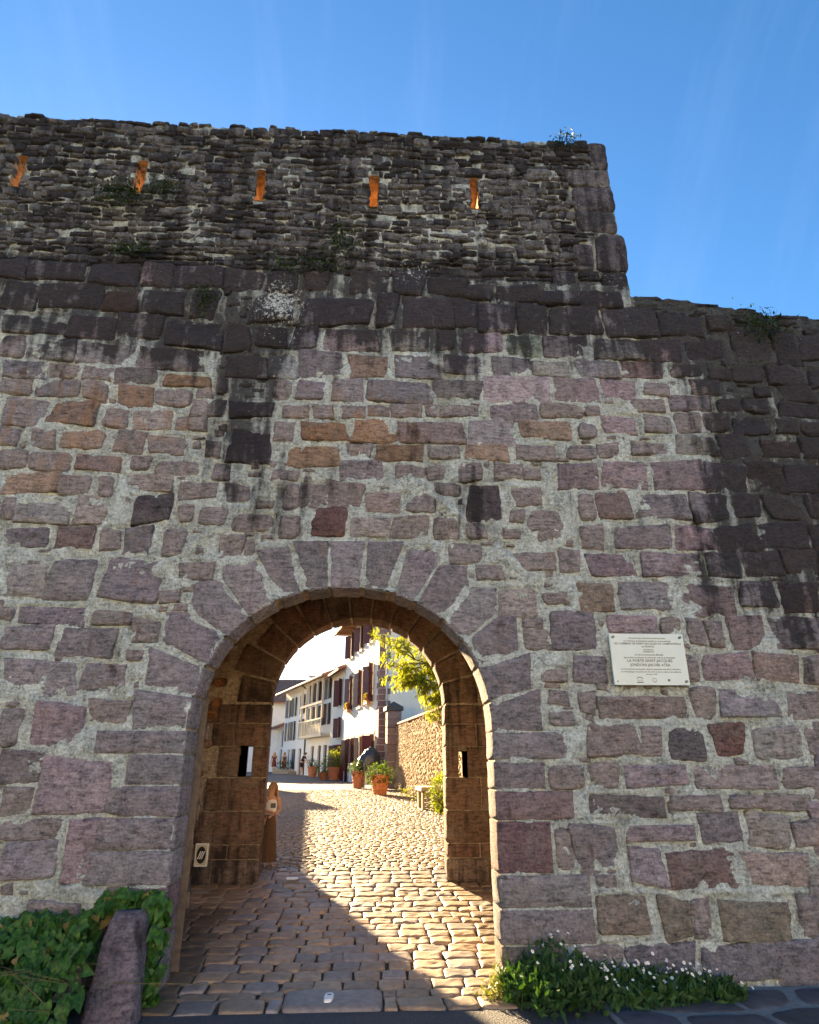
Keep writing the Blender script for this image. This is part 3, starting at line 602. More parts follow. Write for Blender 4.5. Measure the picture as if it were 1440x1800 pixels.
me = mesh_np('mortar', V[used], remap[Q]); st = stain(Xf[used], Zf[used]); st[:, 0] = st[:, 0] * np.where(Zf[used] > LEDGE, .95, .78); st[:, 1] *= .45
add_attr(me, st); link('mortar', me, M['mortar'], gate)

# mortar between the ring stones, the backing masonry and the reveals of the slits
def ring(grow, y0, y1, n=60):
    mb = MB(); P = [(JR + grow, -.1)] + [arch_pt(t, grow) for t in np.linspace(0, math.pi, n)] + [(JL - grow, -.1)]
    P[1] = (JR + grow, ASP); P[-2] = (JL - grow, ASP)
    for a, b in zip(P[:-1], P[1:]): mb.quad((a[0], y0, a[1]), (a[0], y1, a[1]), (b[0], y1, b[1]), (b[0], y0, b[1]))
    return mb, P
mb, P = ring(.014, .0, .36)
mb.build('arch_mortar', M['inner_mortar'], gate)
mb = MB(); P2 = ring(.5, 0, 0)[1]
for a, b, c, d in zip(P[:-1], P[1:], P2[1:], P2[:-1]): mb.quad((a[0], .357, a[1]), (b[0], .357, b[1]), (c[0], .357, c[1]), (d[0], .357, d[1]))
mb.build('arch_back', M['inner_mortar'], gate)
mb = MB()
mb.box(-9, -2.1, .07, .95, -.2, 3.85).box(1.55, 9, .07, .95, -.2, 3.85).box(-9, 9, .072, .95, 3.852, 6.72)
mb.box(-9, 3.0, .13, .60, 6.722, 8.40)
xs_ = [-9] + [v for sx, a, b in SLITS for v in (sx - SW - .03, sx + SW + .03)] + [3.0]
for k in range(0, len(xs_), 2): mb.box(xs_[k], xs_[k + 1], .13, .60, 8.402, 8.94)
mb.box(-9, 3.0, .13, .60, 8.942, 9.65)
mb.build('wall_core', M['core'], gate)
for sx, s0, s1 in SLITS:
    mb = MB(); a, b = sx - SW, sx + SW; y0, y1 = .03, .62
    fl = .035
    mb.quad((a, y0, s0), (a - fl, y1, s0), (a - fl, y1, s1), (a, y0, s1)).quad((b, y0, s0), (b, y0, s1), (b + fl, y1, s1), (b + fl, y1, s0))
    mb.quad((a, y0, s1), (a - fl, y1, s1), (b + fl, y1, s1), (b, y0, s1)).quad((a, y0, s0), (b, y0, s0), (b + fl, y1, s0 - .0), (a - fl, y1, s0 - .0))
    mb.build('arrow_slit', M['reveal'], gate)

# ------------------------------------------------------------------ the gate's inner wall with the second arch
rear = thing('inner_gate_wall', 'dark inner wall of the gateway with second taller round arch and two small loopholes', 'wall', (0, 3.3, 0))
inner_tone = lambda x, z: np.stack([.33 + .25 * fbm(np.stack([x, z, x * 0], 1), 1.3, 3) + .25 * (z < .7), .08 + .2 * fbm(np.stack([x, z, x * 0 + 4], 1), 1.1, 3), .02 + x * 0], 1)  # inner stones darkened in noisy patches, more strongly low down
mb = MB(); YT = .65
xa, xb, zt = -1.66, 1.17, 4.32
FLARE = .07
flare = lambda c: FLARE if c < -.9 else .022 + (FLARE - .022) * max(0, -c) / .9      # the left side opens more towards the street
curve_at = lambda g, fl=0: [(BX + (BR + g + fl * flare(math.cos(t))) * math.cos(t), BSP + (BR + g + fl * flare(math.cos(t))) * math.sin(t)) for t in np.linspace(0, math.pi, 49)]
cur_f, cur_b = curve_at(.014), curve_at(.014, 1)
for y, cur in ((.03, cur_f), (YT - .03, cur_b)):
    mb.quad((cur[0][0], y, 0), (xb, y, 0), (xb, y, BSP), (cur[0][0], y, BSP)).quad((xa, y, 0), (cur[-1][0], y, 0), (cur[-1][0], y, BSP), (xa, y, BSP))
    mb.quad((cur[0][0], y, BSP), (xb, y, BSP), (xb, y, zt), (cur[0][0], y, zt)).quad((xa, y, BSP), (cur[-1][0], y, BSP), (cur[-1][0], y, zt), (xa, y, zt))
    for p, q in zip(cur[:-1], cur[1:]): mb.quad((p[0], y, p[1]), (p[0], y, zt), (q[0], y, zt), (q[0], y, q[1]))
ends = lambda c: [(c[0][0], 0)] + c + [(c[-1][0], 0)]
pf, pb = ends(cur_f), ends(cur_b)
for p, q, r_, s_ in zip(pf[:-1], pf[1:], pb[1:], pb[:-1]): mb.quad((p[0], .03, p[1]), (s_[0], YT - .03, s_[1]), (r_[0], YT - .03, r_[1]), (q[0], .03, q[1]))
mb.box(-1.84, xa, .03, YT - .03, 0, 1.54).box(-1.84, xa, .03, YT - .03, 1.94, zt).box(-4.2, -1.84, .031, YT - .031, 0, zt)
mb.box(xb, 1.30, .03, YT - .03, 0, 1.51).box(xb, 1.30, .03, YT - .03, 1.87, zt).box(1.30, 3.6, .031, YT - .031, 0, zt)
mb.box(-4.2, 3.6, .02, YT - .02, zt + .002, 7.2)
mb.build('wall_core', M['inner_mortar'], rear)
def rear_stone(name, poly, col, back=.64, m=34, keep=None, sm=0, pr=.012):
    V, F, T = pebble(poly, rng.random() * 40, proud=pr, rough=.005, back=back, m=m, rings=(1, .97, .9, .7, .4), jit=.003, smooth=sm, inset=.004, keep=keep)
    c = V[-1].copy()
    if back > .3:                                                   # the reveal opens a little towards the street
        b_ = V[:m]; dz = np.maximum(b_[:, 1] - BSP, 0); dx = b_[:, 0] - BX; rr_ = np.hypot(dx, dz) + 1e-6
        near = np.clip(1 - (rr_ - BR) / .3, 0, 1) * np.array([flare(v) for v in dx / rr_]) / FLARE; b_[:, 0] += dx / rr_ * FLARE * near; b_[:, 1] += dz / rr_ * FLARE * near
    W = np.stack([V[:, 0] - c[0], -V[:, 2], V[:, 1] - c[1]], 1)
    me = mesh_np(name, W, F, T); add_attr(me, inner_tone(V[:, 0], V[:, 1])); return link(name, me, M['stone'], rear, (c[0], 0, c[1]), color=col)
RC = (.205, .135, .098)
nvs = 13
for k in range(nvs):
    t0 = math.pi * k / nvs + .012; t1 = math.pi * (k + 1) / nvs - .012; ro = BR + (.62 if k % 2 else .48)
    pl = [(BX + BR * math.cos(t), BSP + BR * math.sin(t)) for t in np.linspace(t1, t0, 7)] + [(BX + ro * math.cos(t), BSP + ro * math.sin(t)) for t in np.linspace(t0, t1, 3)]
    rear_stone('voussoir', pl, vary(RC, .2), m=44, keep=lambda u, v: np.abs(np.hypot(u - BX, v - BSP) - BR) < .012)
zc = [.16, .55, .72, 1.12, 1.53, 1.93, 2.23, 2.49]
for k in range(len(zc) - 1):
    z0, z1 = zc[k] + .008, zc[k + 1] - .008
    for side in (-1, 1):
        xi = BX + side * BR
        if k == 4: segs = [(xi, -1.66), (-1.84, -2.12)] if side < 0 else [(xi, 1.17), (1.30, 1.72)]
        else:
            wv = (.44 if k % 2 else .58) + rng.uniform(-.04, .04); segs = [(xi, xi + side * wv), (xi + side * (wv + .02), xi + side * (wv + rng.uniform(.2, .34)))]
        for q, (xa_, xb_) in enumerate(segs):
            a, b = min(xa_, xb_), max(xa_, xb_)
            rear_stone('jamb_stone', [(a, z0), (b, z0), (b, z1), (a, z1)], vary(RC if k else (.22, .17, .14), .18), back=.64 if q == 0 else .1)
for _ in range(700):
    x = rng.uniform(-2.9, -1.9) if rng.random() < .55 else rng.uniform(1.6, 2.3); z = rng.uniform(.3, 4.2); w = rng.uniform(.1, .26); h = rng.uniform(.07, .17)
    if not hasattr(rear_stone, 'occ'): rear_stone.occ = [(-2.14, -1.4, 0, 2.5), (.9, 1.75, 0, 2.5), (-2.30, -2.1, .46, .76)]
    q = (x - w / 2, x + w / 2, z - h / 2, z + h / 2)
    if math.hypot(x - BX, z - BSP) < BR + .75 and z > 2.4 or any(min(q[1], o[1]) > max(q[0], o[0]) and min(q[3], o[3]) > max(q[2], o[2]) for o in rear_stone.occ): continue
    rear_stone.occ.append((q[0] - .015, q[1] + .015, q[2] - .015, q[3] + .015))
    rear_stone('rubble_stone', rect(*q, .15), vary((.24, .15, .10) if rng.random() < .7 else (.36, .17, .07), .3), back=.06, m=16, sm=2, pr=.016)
mb = MB()
for a, b, z0, z1 in ((-1.84, -1.66, 1.54, 1.94), (1.17, 1.30, 1.51, 1.87)):
    y0, y1 = -.002, YT
    mb.quad((a, y0, z0), (a, y1, z0), (a, y1, z1), (a, y0, z1)).quad((b, y0, z0), (b, y0, z1), (b, y1, z1), (b, y1, z0)).quad((a, y0, z1), (a, y1, z1), (b, y1, z1), (b, y0, z1)).quad((a, y0, z0), (b, y0, z0), (b, y1, z0), (a, y1, z0))
mb.build('loophole', M['reveal'], rear)
mb = MB(); mb.box(-3.1, -2.52, -2.36, .03, -.1, 4.6).box(2.0, 2.6, -2.36, .03, -.1, 4.6)
mb.build('passage_side_wall', M['inner_mortar'], rear)
mb = MB(); mb.box(-3.1, 2.6, -2.36, .03, 4.30, 4.6); mb.build('passage_ceiling', M['timber'], rear)

# the open oak door leaf folded back behind the left jamb
door = thing('gate_door', 'weathered oak gate door leaf folded open behind the left jamb', 'door', (-1.665, .42, .02), R(15))
x = 0
for k in range(7):
    mb = MB(); mb.box(-.035, .045, k * .16, k * .16 + .155, .04, 2.28 + .03 * k); mb.build('plank', M['door_wood'], door, bevel=.006)
for z in (.5, 1.2, 1.9): MB().box(.046, .070, .01, 1.1, z, z + .13).build('ledger', M['door_wood'], door, bevel=.006)
for z in (.56, 1.96): MB().box(.071, .081, .02, .9, z, z + .05).build('strap_hinge', M['black_metal'], door)

# ------------------------------------------------------------------ ground, forecourt, paving, street
def sheet(name, x0, x1, ys, dz, mat, zf=G):
    mb = MB()
    for a, b in zip(ys[:-1], ys[1:]): mb.quad((x0, a, zf(a) + dz), (x1, a, zf(a) + dz), (x1, b, zf(b) + dz), (x0, b, zf(b) + dz))
    o = mb.build(name, mat); o['kind'] = 'structure'; return o
sheet('ground', -900, 900, [-400, -20, 0, 4, 21, 59, 200, 1500], -.06, M['earth'])
sheet('forecourt', -14, 14, [-30, -.37], -.004, M['asphalt'], lambda y: 0)
street = sheet('street', -18, 3.4, [-.36, 0, 4, 21, 24], -.012, M['joint'])
sheet('far_street', -40, 3.4, [24.004, 59, 130], -.012, M['far_cobbles'])

def sett_geo(x0, x1, y0, y1, m, proud, rings, jit, sm, sk=.12):
    V, F, T = pebble(rect(x0, x1, y0, y1, sk), rng.random() * 40, proud=proud, rough=.006, back=.03, m=m, rings=rings, jit=jit, smooth=sm, inset=.0, nscale=11, pw=9)
    return V, F, T
def place_sett(V, F, T, col):
    c = V[-1].copy(); W = np.c_[V[:, 0] - c[0], V[:, 1] - c[1], V[:, 2]]
    W[:, 2] += np.interp(V[:, 1], GY, GZ) - G(c[1])
    me = mesh_np('sett', W, F, T); return link('sett', me, M['sett'], street, (c[0], c[1], G(c[1])), color=col)
sv, sf, stt, sn = [], [], [], 0
def stuff_sett(V, F, T):
    global sn
    W = V.copy(); W[:, 2] += np.interp(V[:, 1], GY, GZ); sv.append(W); sf.append(F + sn); stt.append(T + sn); sn += len(V)
SLAB = (-.66, .10, -.24, .02)
rowsy = [-.36, -.10, .06]
y = .06
while y < 3.95: y += rng.uniform(.18, .215); rowsy.append(y)
cnt = 0
def setcol():
    k = rng.uniform(.75, 1.2); c = (.31, .22, .145) if rng.random() < .75 else (.25, .21, .185)
    return tuple(v * k for v in c)
place_sett(*sett_geo(SLAB[0], SLAB[1], -.36, .055, 40, .03, (1, .98, .94, .8, .5, .2), .006, 1, .03), (.24, .2, .18))
for r in range(len(rowsy) - 1):
    y0, y1 = rowsy[r] + .006, rowsy[r + 1] - .006; ym = (y0 + y1) / 2
    xl, xr = (-1.72, 1.09) if ym < .38 else ((-2.45, 1.98) if ym < 3.3 else (-1.46, 1.02))
    if ym < .0: xl = -1.68
    x = xl + rng.uniform(-.1, 0)
    while x < xr - .05:
        wdt = rng.uniform(.20, .32) * (1.35 if r == 0 else 1) * (1 if rng.random() > .07 else 1.7)
        a, b = x + .006, min(x + wdt, xr + .03) - .006; x += wdt
        if y0 < .05 and b > SLAB[0] - .01 and a < SLAB[1] + .01:
            if a < SLAB[0] - .08: b = SLAB[0] - .012
            elif b > SLAB[1] + .08: a = SLAB[1] + .012
            else: continue
        if b - a < .06: continue
        tilt = .012 * math.sin(a * 1.1 + r * .3)
        V, F, T = sett_geo(a, b, y0 + tilt, y1 + tilt, 28, rng.uniform(.011, .017), (1, .975, .92, .8, .6, .3), .005, int(rng.random() < .6), .08)
        hidden = (a < -1.7 or b > 1.25) and y0 < 2.2
        if cnt < 285 and not hidden: place_sett(V, F, T, setcol()); cnt += 1
        else: stuff_sett(V, F, T)
# the smaller setts of the street beyond, down to where they can no longer be told apart
y = 3.97
while y < 24:
    d = .105 + .003 * (y - 4); xl = -(y + 6.1) * .165 - .9; xr = 2.75 - .092 * (y - 5)
    x = xl
    while x < xr:
        w = rng.uniform(.09, .17) * (1 + .012 * (y - 4)); wob = .05 * math.sin(x * 1.3 + y * .4) + .03 * math.sin(x * 3.1 - y)
        far = y > 12
        stuff_sett(*pebble(rect(x + .006, x + w - .006, y + wob + .005, y + wob + d - .006, .16), rng.random() * 9, proud=rng.uniform(.010, .021), rough=.003, back=.02, m=8 if not far else 4, rings=(1, .82), jit=0, smooth=0, inset=0)); x += w
    y += d
me = mesh_np('small_setts', np.concatenate(sv), np.concatenate(sf), np.concatenate(stt)); o = link('small_setts', me, M['setts_far'], street); o['kind'] = 'stuff'

# dark flagstones with pale joints, right of the passage
flags = MB().box(1.75, 6.5, -1.25, -.02, -.05, .012).build('flagstone_paving', M['flag_joint']); flags['kind'] = 'structure'
for pl in ([(1.8, -.78), (2.18, -1.0), (2.2, -.66), (1.98, -.46), (1.78, -.5)], [(2.24, -1.02), (2.9, -1.05), (2.82, -.62), (2.26, -.64)], [(2.98, -1.06), (3.7, -1.1), (3.66, -.6), (3.24, -.5), (2.9, -.62)],
           [(2.05, -.42), (2.24, -.57), (2.78, -.56), (2.74, -.2), (2.1, -.16)], [(2.82, -.54), (3.2, -.43), (3.3, -.12), (2.82, -.14)], [(3.3, -.42), (3.7, -.52), (4.2, -.45), (4.1, -.12), (3.4, -.1)], [(3.8, -1.08), (4.6, -1.1), (4.5, -.6), (3.76, -.58)],
           [(1.9, -1.24), (2.5, -1.25), (2.45, -1.08), (2.1, -1.06)], [(4.3, -.5), (5.2, -.6), (5.1, -.1), (4.25, -.1)]):
    V, F, T = pebble(pl, rng.random() * 30, proud=.016, rough=.003, back=.01, m=36, rings=(1, .97, .9, .6), jit=.010, smooth=1, inset=0)
    c = V[-1].copy(); link('flagstone', mesh_np('flagstone', np.c_[V[:, :2] - c[:2], V[:, 2] + .014], F, T), M['flag'], flags, (c[0], c[1], 0), color=vary((.075, .072, .08), .25))

# ------------------------------------------------------------------ houses of the street
def rect_wall(mb, y0, y1, z0, z1, holes, x=0.0, depth=.18, base=None):
    ys = sorted({y0, y1, *[v for h in holes for v in h[:2]]}); zs_ = sorted({z0, z1, *[v for h in holes for v in h[2:4]]})
    for a, b in zip(ys[:-1], ys[1:]):
        for c, d in zip(zs_[:-1], zs_[1:]):
            m, n = (a + b) / 2, (c + d) / 2
            if any(h[0] < m < h[1] and h[2] < n < h[3] for h in holes): continue
            mb.quad((x, a, c), (x, a, d), (x, b, d), (x, b, c))
    for a, b, c, d in [h[:4] for h in holes]:
        X = x + depth
        mb.quad((x, a, c), (X, a, c), (X, a, d), (x, a, d)).quad((x, b, c), (x, b, d), (X, b, d), (X, b, c)).quad((x, a, d), (X, a, d), (X, b, d), (x, b, d)).quad((x, a, c), (x, b, c), (X, b, c), (X, a, c))
def window(h, y0, y1, z0, z1, frame='frame', bars=2, door=False, x=.12):
    f = MB(); t = .06
    f.box(x, x + .05, y0, y0 + t, z0, z1).box(x, x + .05, y1 - t, y1, z0, z1).box(x + .001, x + .049, y0 + t, y1 - t, z1 - t, z1).box(x + .001, x + .049, y0 + t, y1 - t, z0, z0 + t)
    ym = (y0 + y1) / 2; f.box(x - .005, x + .045, ym - .03, ym + .03, z0 + t, z1 - t)
    for k in range(1, bars + 1): zz = z0 + (z1 - z0) * k / (bars + 1); f.box(x + .005, x + .04, y0 + t, y1 - t, zz - .015, zz + .015)
    w = f.build('door' if door else 'window', M[frame], h)
    MB().box(x + .02, x + .03, y0 + .01, y1 - .01, z0 + .01, z1 - .01).build('pane', M['glass'], w)
    return w
def shutter(h, y, z0, z1, w, ang, side, mat):
    """hinged board at y; side -1 opens towards the gate, +1 away from it; ang degrees off the wall"""
    s_ = bpy.data.objects
    a = R(ang); mb = MB(); Mx = Matrix.Translation((0, y, 0)) @ Matrix.Rotation(a * side, 4, 'Z')
    mb.box(-.045, -.012, 0 if side > 0 else -w, w if side > 0 else 0, z0, z1, Mx)
    o = mb.build('shutter', mat, h)
    m2 = MB()
    for zz in (z0 + .15, (z0 + z1) / 2, z1 - .2): m2.box(-.062, -.046, .03 if side > 0 else -w + .03, w - .03 if side > 0 else -.03, zz, zz + .07, Mx)
    m2.build('batten', mat, o); return o
def roof(h, L, D, z1, over, pitch, mat, thick=.14, gable=.3):
    mb = MB(); r = D / 2 * pitch; t = thick
    for sgn, xe, xr in ((1, -over, D / 2), (-1, D + over, D / 2)):
        ze = z1 - over * pitch
        mb.quad((xe, -gable, ze), (xr, -gable, z1 + r), (xr, L + gable, z1 + r), (xe, L + gable, ze)).quad((xe, -gable, ze + t), (xe, L + gable, ze + t), (xr, L + gable, z1 + r + t), (xr, -gable, z1 + r + t))
        mb.quad((xe, -gable, ze), (xe, L + gable, ze), (xe, L + gable, ze + t), (xe, -gable, ze + t))
        for yy in (-gable, L + gable): mb.quad((xe, yy, ze), (xr, yy, z1 + r), (xr, yy, z1 + r + t), (xe, yy, ze + t))
    o = mb.build('roof', mat, h)
    rows = MB(); n = int((L + 2 * gable) / .28)
    ln = math.hypot(D / 2 + over, r + over * pitch)
    for k in range(n):
        yy = -gable + (k + .5) * .28
        rows.tube([(-over, yy, z1 - over * pitch + t), (D / 2, yy, z1 + r + t)], .075, 6, False)
    rt_ = rows.build('tile_rows', mat, o, smooth=True); rt_['kind'] = 'stuff'
    return o
def house(name, label, P, az, L, D, z1, holes, wall_mat, roof_mat, pitch=.42, over=.7, group='houses along the street', base_z=None, gable_holes=()):
    h = thing(name, label, 'house', (P[0], P[1], 0), R(az), group)
    z0 = G(P[1]) - .4; mb = MB(); rect_wall(mb, 0, L, z0, z1, holes)
    r = D / 2 * pitch
    mb.poly([(0, 0, z0), (D, 0, z0), (D, 0, z1), (D / 2, 0, z1 + r), (0, 0, z1)]); mb.poly([(0, L, z0), (0, L, z1), (D / 2, L, z1 + r), (D, L, z1), (D, L, z0)])
    mb.quad((D, 0, z0), (D, L, z0), (D, L, z1), (D, 0, z1))
    w = mb.build('wall', wall_mat, h)
    # a dark room behind the panes
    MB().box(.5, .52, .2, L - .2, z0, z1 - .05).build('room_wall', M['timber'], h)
    roof(h, L, D, z1, over, pitch, roof_mat)
    return h

# first house: white, maroon shutters, sandstone corner
H1 = (0.21, 27.0)
w1 = []
for yc in (2.1, 5.0, 7.9): w1 += [(yc - .5, yc + .5, 7.95, 9.45), (yc - .5, yc + .5, 4.75, 6.75)]
w1 += [(1.0, 2.0, 1.75, 3.12), (4.0, 5.0, .7, 3.12), (6.3, 7.3, 1.75, 3.12), (8.2, 9.2, .7, 3.12)]
h1 = house('white_house', 'tall white house with open maroon shutters and brown sandstone corner blocks beside the garden wall', H1, 12.5, 9.8, 9.0, 10.0, w1, M['render'], M['tile'], over=.95)
for a, b, c, d in w1:
    dr = c < 1
    window(h1, a, b, c, d, 'timber' if dr else 'frame', 2, dr)
    for sd_, yy in ((-1, a), (1, b)):
        shutter(h1, yy, c + .03, d - .02, .5, rng.uniform(18, 42) if sd_ < 0 else rng.uniform(8, 40), sd_, M['shutter'])
    if not dr: MB().box(-.10, .02, a - .08, b + .08, c - .10, c - .002).build('window_sill', M['cream'], h1)
    MB().box(-.03, -.003, a - .16, b + .16, d + .02, d + .2).build('lintel', M['quoin'], h1, color=(.3, .2, .17))
for k in range(7): MB().box(-.93, .05, k * 1.45, k * 1.45 + .10, 9.56, 9.68).build('rafter', M['eave'], h1)
MB().box(-.96, .0, -.2, 10.0, 9.69, 9.73).build('eave_board', M['eave'], h1)
z = G(27) - .2; k = 0
while z < 9.9:
    hh = .30; wx = .58 if k % 2 else .30; wy = .28 if k % 2 else .5
    MB().box(-.025, wx, -.03, wy, z + .012, z + hh - .012).build('corner_block', M['quoin'], h1, bevel=.012, color=vary((.20, .115, .105), .2)); z += hh; k += 1
mb = MB(); mb.tube([(.36, -.09, .6), (.36, -.09, 9.8)], .05, 8); dp = mb.build('drainpipe', M['zinc'], h1, smooth=True)
for zz in (2, 4.5, 7): MB().box(.30, .42, -.15, -.01, zz, zz + .05).build('bracket', M['zinc'], dp)
MB().box(-.06, .0, .3, 9.7, .62, 1.3).build('plinth', M['render_blue'], h1)
for yc in (7.9, 2.1):
    fb = MB().box(-.30, -.02, yc - .45, yc + .45, 4.66, 4.86).build('flower_box', M['terracotta'], h1)
    for q, mt in ((0, 'flower_orange'), (1, 'shrub_leaf')):
        mb = MB()
        for _ in range(110):
            c = Vector((rng.uniform(-.34, 0), yc + rng.uniform(-.5, .5), 4.86 + rng.uniform(-.06, .32))); a = Vector(rng.normal(size=3)).normalized() * .05; b = a.orthogonal().normalized() * .04
            mb.quad(c - a - b, c + a - b, c + a + b, c - a + b)
        mb.build('blossom' if q == 0 else 'foliage', M[mt], fb)['kind'] = 'stuff'

# narrow house set on from it
wb = [(1.2, 2.1, 5.3, 7.1), (1.2, 2.1, 2.35, 4.3) if False else (1.2, 2.1, 3.3, 4.6), (2.6, 3.5, .8, 2.9), (.8, 1.7, .8, 2.9)]
hb = house('narrow_house', 'narrow white house with maroon shutters between the tall white house and the galleried house', (-1.95, 37.0), 14, 4.9, 8, 7.7, wb, M['render'], M['tile'], over=.6)
for a, b, c, d in wb:
    window(hb, a, b, c, d, 'timber' if c < 1 else 'frame', 2, c < 1)
    for sd_, yy in ((-1, a), (1, b)): shutter(hb, yy, c + .03, d - .02, .45, rng.uniform(20, 45), sd_, M['shutter'])
    if c > 1: MB().box(-.08, .02, a - .05, b + .05, c - .08, c - .002).build('window_sill', M['cream'], hb)
MB().box(-.02, .25, -.02, .25, .5, 7.6).build('corner_strip', M['render_blue'], hb)

# long house with the half-timbered gallery
wg = [(1.0, 1.9, .9, 3.0), (2.6, 3.5, .7, 3.0), (4.6, 5.5, .7, 3.0), (8.6, 9.5, .9, 2.9), (10.6, 12.2, .9, 2.9), (12.8, 13.6, .9, 2.9)]
wu = [(8.2, 9.1, 5.6, 7.2), (11.2, 12.1, 5.6, 7.2), (8.2, 9.1, 3.6, 5.2), (11.2, 12.1, 3.6, 5.2), (13.6, 14.4, 5.6, 7.2), (13.6, 14.4, 3.6, 5.2)]
wo_ = [(.6 + k * 1.5, 1.6 + k * 1.5, zz, zz + 1.5) for k in range(4) for zz in (4.4, 6.2)]
hg = house('galleried_house', 'long white shaded house with grey shutters and a slatted wooden gallery under wide eaves', (-3.05, 41.9), 20, 15.6, 9, 8.0, wg + wu + wo_, M['render_blue'], M['tile'], over=.95, pitch=.38)
for a, b, c, d in wg + wu + wo_:
    window(hg, a, b, c, d, 'timber', 1, c < 1)
for a, b, c, d in wu + wo_[::1]:
    for sd_, yy in ((-1, a), (1, b)): shutter(hg, yy, c + .02, d - .02, .38, rng.uniform(5, 30), sd_, M['shutter_grey'] if rng.random() < .7 else M['timber'])
gal = MB().box(-.75, -.01, .2, 6.7, 3.55, 3.75).build('gallery', M['cream'], hg)
for k in range(16): MB().box(-.76, -.72, .3 + k * .41, .3 + k * .41 + .16, 3.76, 4.72).build('slat', M['cream'], gal)
MB().box(-.80, -.68, .2, 6.7, 4.721, 4.82).build('rail', M['cream'], gal)
for k in range(5): MB().box(-.74, -.60, .25 + k * 1.55, .40 + k * 1.55, 4.82, 7.55).build('post', M['cream'], gal)
MB().box(-.76, -.58, .2, 6.7, 5.85, 6.02).build('beam', M['cream'], gal)
MB().tube([(-.08, 7.2, .9), (-.08, 7.2, 7.4), (-.6, 7.2, 7.8)], .06, 6).build('drainpipe', M['black_metal'], hg)
MB().tube([(-.95, -.2, 7.72), (-.95, 15.7, 7.72)], .08, 6).build('gutter', M['cream'], hg)
MB().box(-.5, -.02, 9.7, 11.2, .6, 1.15).build('doorstep', M['quoin'], hg, color=(.2, .17, .15))

wl4 = [(1.0, 1.9, 3.2, 4.7), (2.8, 3.7, 3.2, 4.7), (1.2, 2.1, 1.2, 3.0), (3.0, 3.9, 1.2, 3.0)]
hl = house('low_house', 'low white house with dark windows at the far bend of the street', (-8.3, 57.6), 21, 5.6, 7, 5.15, wl4, M['render_blue'], M['tile'], over=.7, pitch=.4)
for q in wl4: window(hl, *q, 'timber', 1)
MB().tube([(-.7, -.2, 4.95), (-.7, 5.7, 4.95)], .07, 6).build('gutter', M['black_metal'], hl)
MB().tube([(-.06, 5.3, 1.0), (-.06, 5.3, 4.5), (-.7, 5.3, 4.9)], .07, 6).build('drainpipe', M['black_metal'], hl)
ho = house('orange_house', 'orange rendered house with a brown tiled roof behind the low house', (-9.0, 66.0), 84, 9, 10, 6.6, [(3.2, 4.0, 5.0, 6.0)], M['render_orange'], M['tile'], over=.6, pitch=.45)
window(ho, 3.2, 4.0, 5.0, 6.0, 'frame', 1)
MB().box(-1.0, -.3, .9, 1.6, 5.2, 7.4).build('chimney', M['render'], ho)
hk = house('grey_roofed_house', 'house with a broad brown roof and square grey chimney rising behind the galleried house', (-6.4, 60.5), 88, 12, 13, 7.6, [(4, 4.9, 5.2, 6.6)], M['render_blue'], M['tile'], over=.7, pitch=.42)
window(hk, 4, 4.9, 5.2, 6.6, 'frame', 1)
ch = MB().box(2.0, 3.0, -.95, .55, 7.9, 10.2).build('chimney', M['render_blue'], hk); MB().box(1.9, 3.1, -1.05, .65, 10.201, 10.36).build('cap', M['quoin'], ch, color=(.3, .25, .22))

# the other side of the street, out of sight behind the left pier, whose shadows lie across the setts
wz = [(yy, yy + .95, zz, zz + 1.5) for yy in (1.2, 3.6, 6.0) for zz in (1.6, 4.4)]
def left_house(name, label, P, az, L, D, z1, n):
    # facade looks to the right: build it mirrored, turned half round
    a = R(az); d = Vector((-math.sin(a), math.cos(a), 0)); e = Vector((P[0], P[1], 0)) + d * L
    holes = [(yy, yy + .95, zz, zz + 1.5) for yy in np.arange(1.2, L - 1.5, 2.4) for zz in np.arange(1.6, z1 - 1.8, 2.8)]
    holes = [tuple(float(v) for v in h) for h in holes]
    h = house(name, label, (e.x, e.y), az + 180, L, D, z1, holes, M['render'], M['tile'], over=.4, pitch=.3)
    for q in holes:
        window(h, *q, 'frame', 1)
        for sd_, yy in ((-1, q[0]), (1, q[1])): shutter(h, yy, q[2] + .02, q[3] - .02, .45, 6, sd_, M['shutter'])
    return h
left_house('corner_house', 'white house with maroon shutters on the left just inside the gate', (-4.1, 5.2), 2, 7.05, 8, 7.0, 3)
lh_ = left_house('setback_house', 'low white house with maroon shutters set back on the left of the street', (-8.5, 18.5), 4.4, 20.5, 7, 5.3, 5)

MB().box(.6, 1.5, .8, 1.7, 5.2, 6.9).build('chimney', M['render'], lh_)

# added unseen houses behind the camera, bouncing warm evening sun onto the gate wall
for nm, lab, x, L, zt in (('unseen_fill_house', 'added unseen white house with maroon shutters, bouncing sun onto the gate, left', -16.5, 11.0, 9.2), ('unseen_fill_house', 'added unseen wide white house with maroon shutters, bouncing sun onto the gate', -4.5, 12.5, 10.4), ('unseen_fill_house', 'added unseen white house with maroon shutters, bouncing sun onto the gate, right', 9.2, 11.0, 8.8)):
    hs_ = [(float(y_), float(y_) + 1.0, z_, z_ + 1.6) for y_ in np.arange(1.2, L - 1.6, 2.6) for z_ in (1.3, 4.2, 7.0) if z_ + 1.7 < zt]
    h = house(nm, lab, (x, -31.0), 270, L, 9, zt, hs_, M['render'], M['tile'], over=.5, group='added houses behind the camera for bounced light')
    for q in hs_:
        window(h, *q, 'frame', 1)
        for sd_, yy in ((-1, q[0]), (1, q[1])): shutter(h, yy, q[2] + .02, q[3] - .02, .48, 6, sd_, M['shutter'])

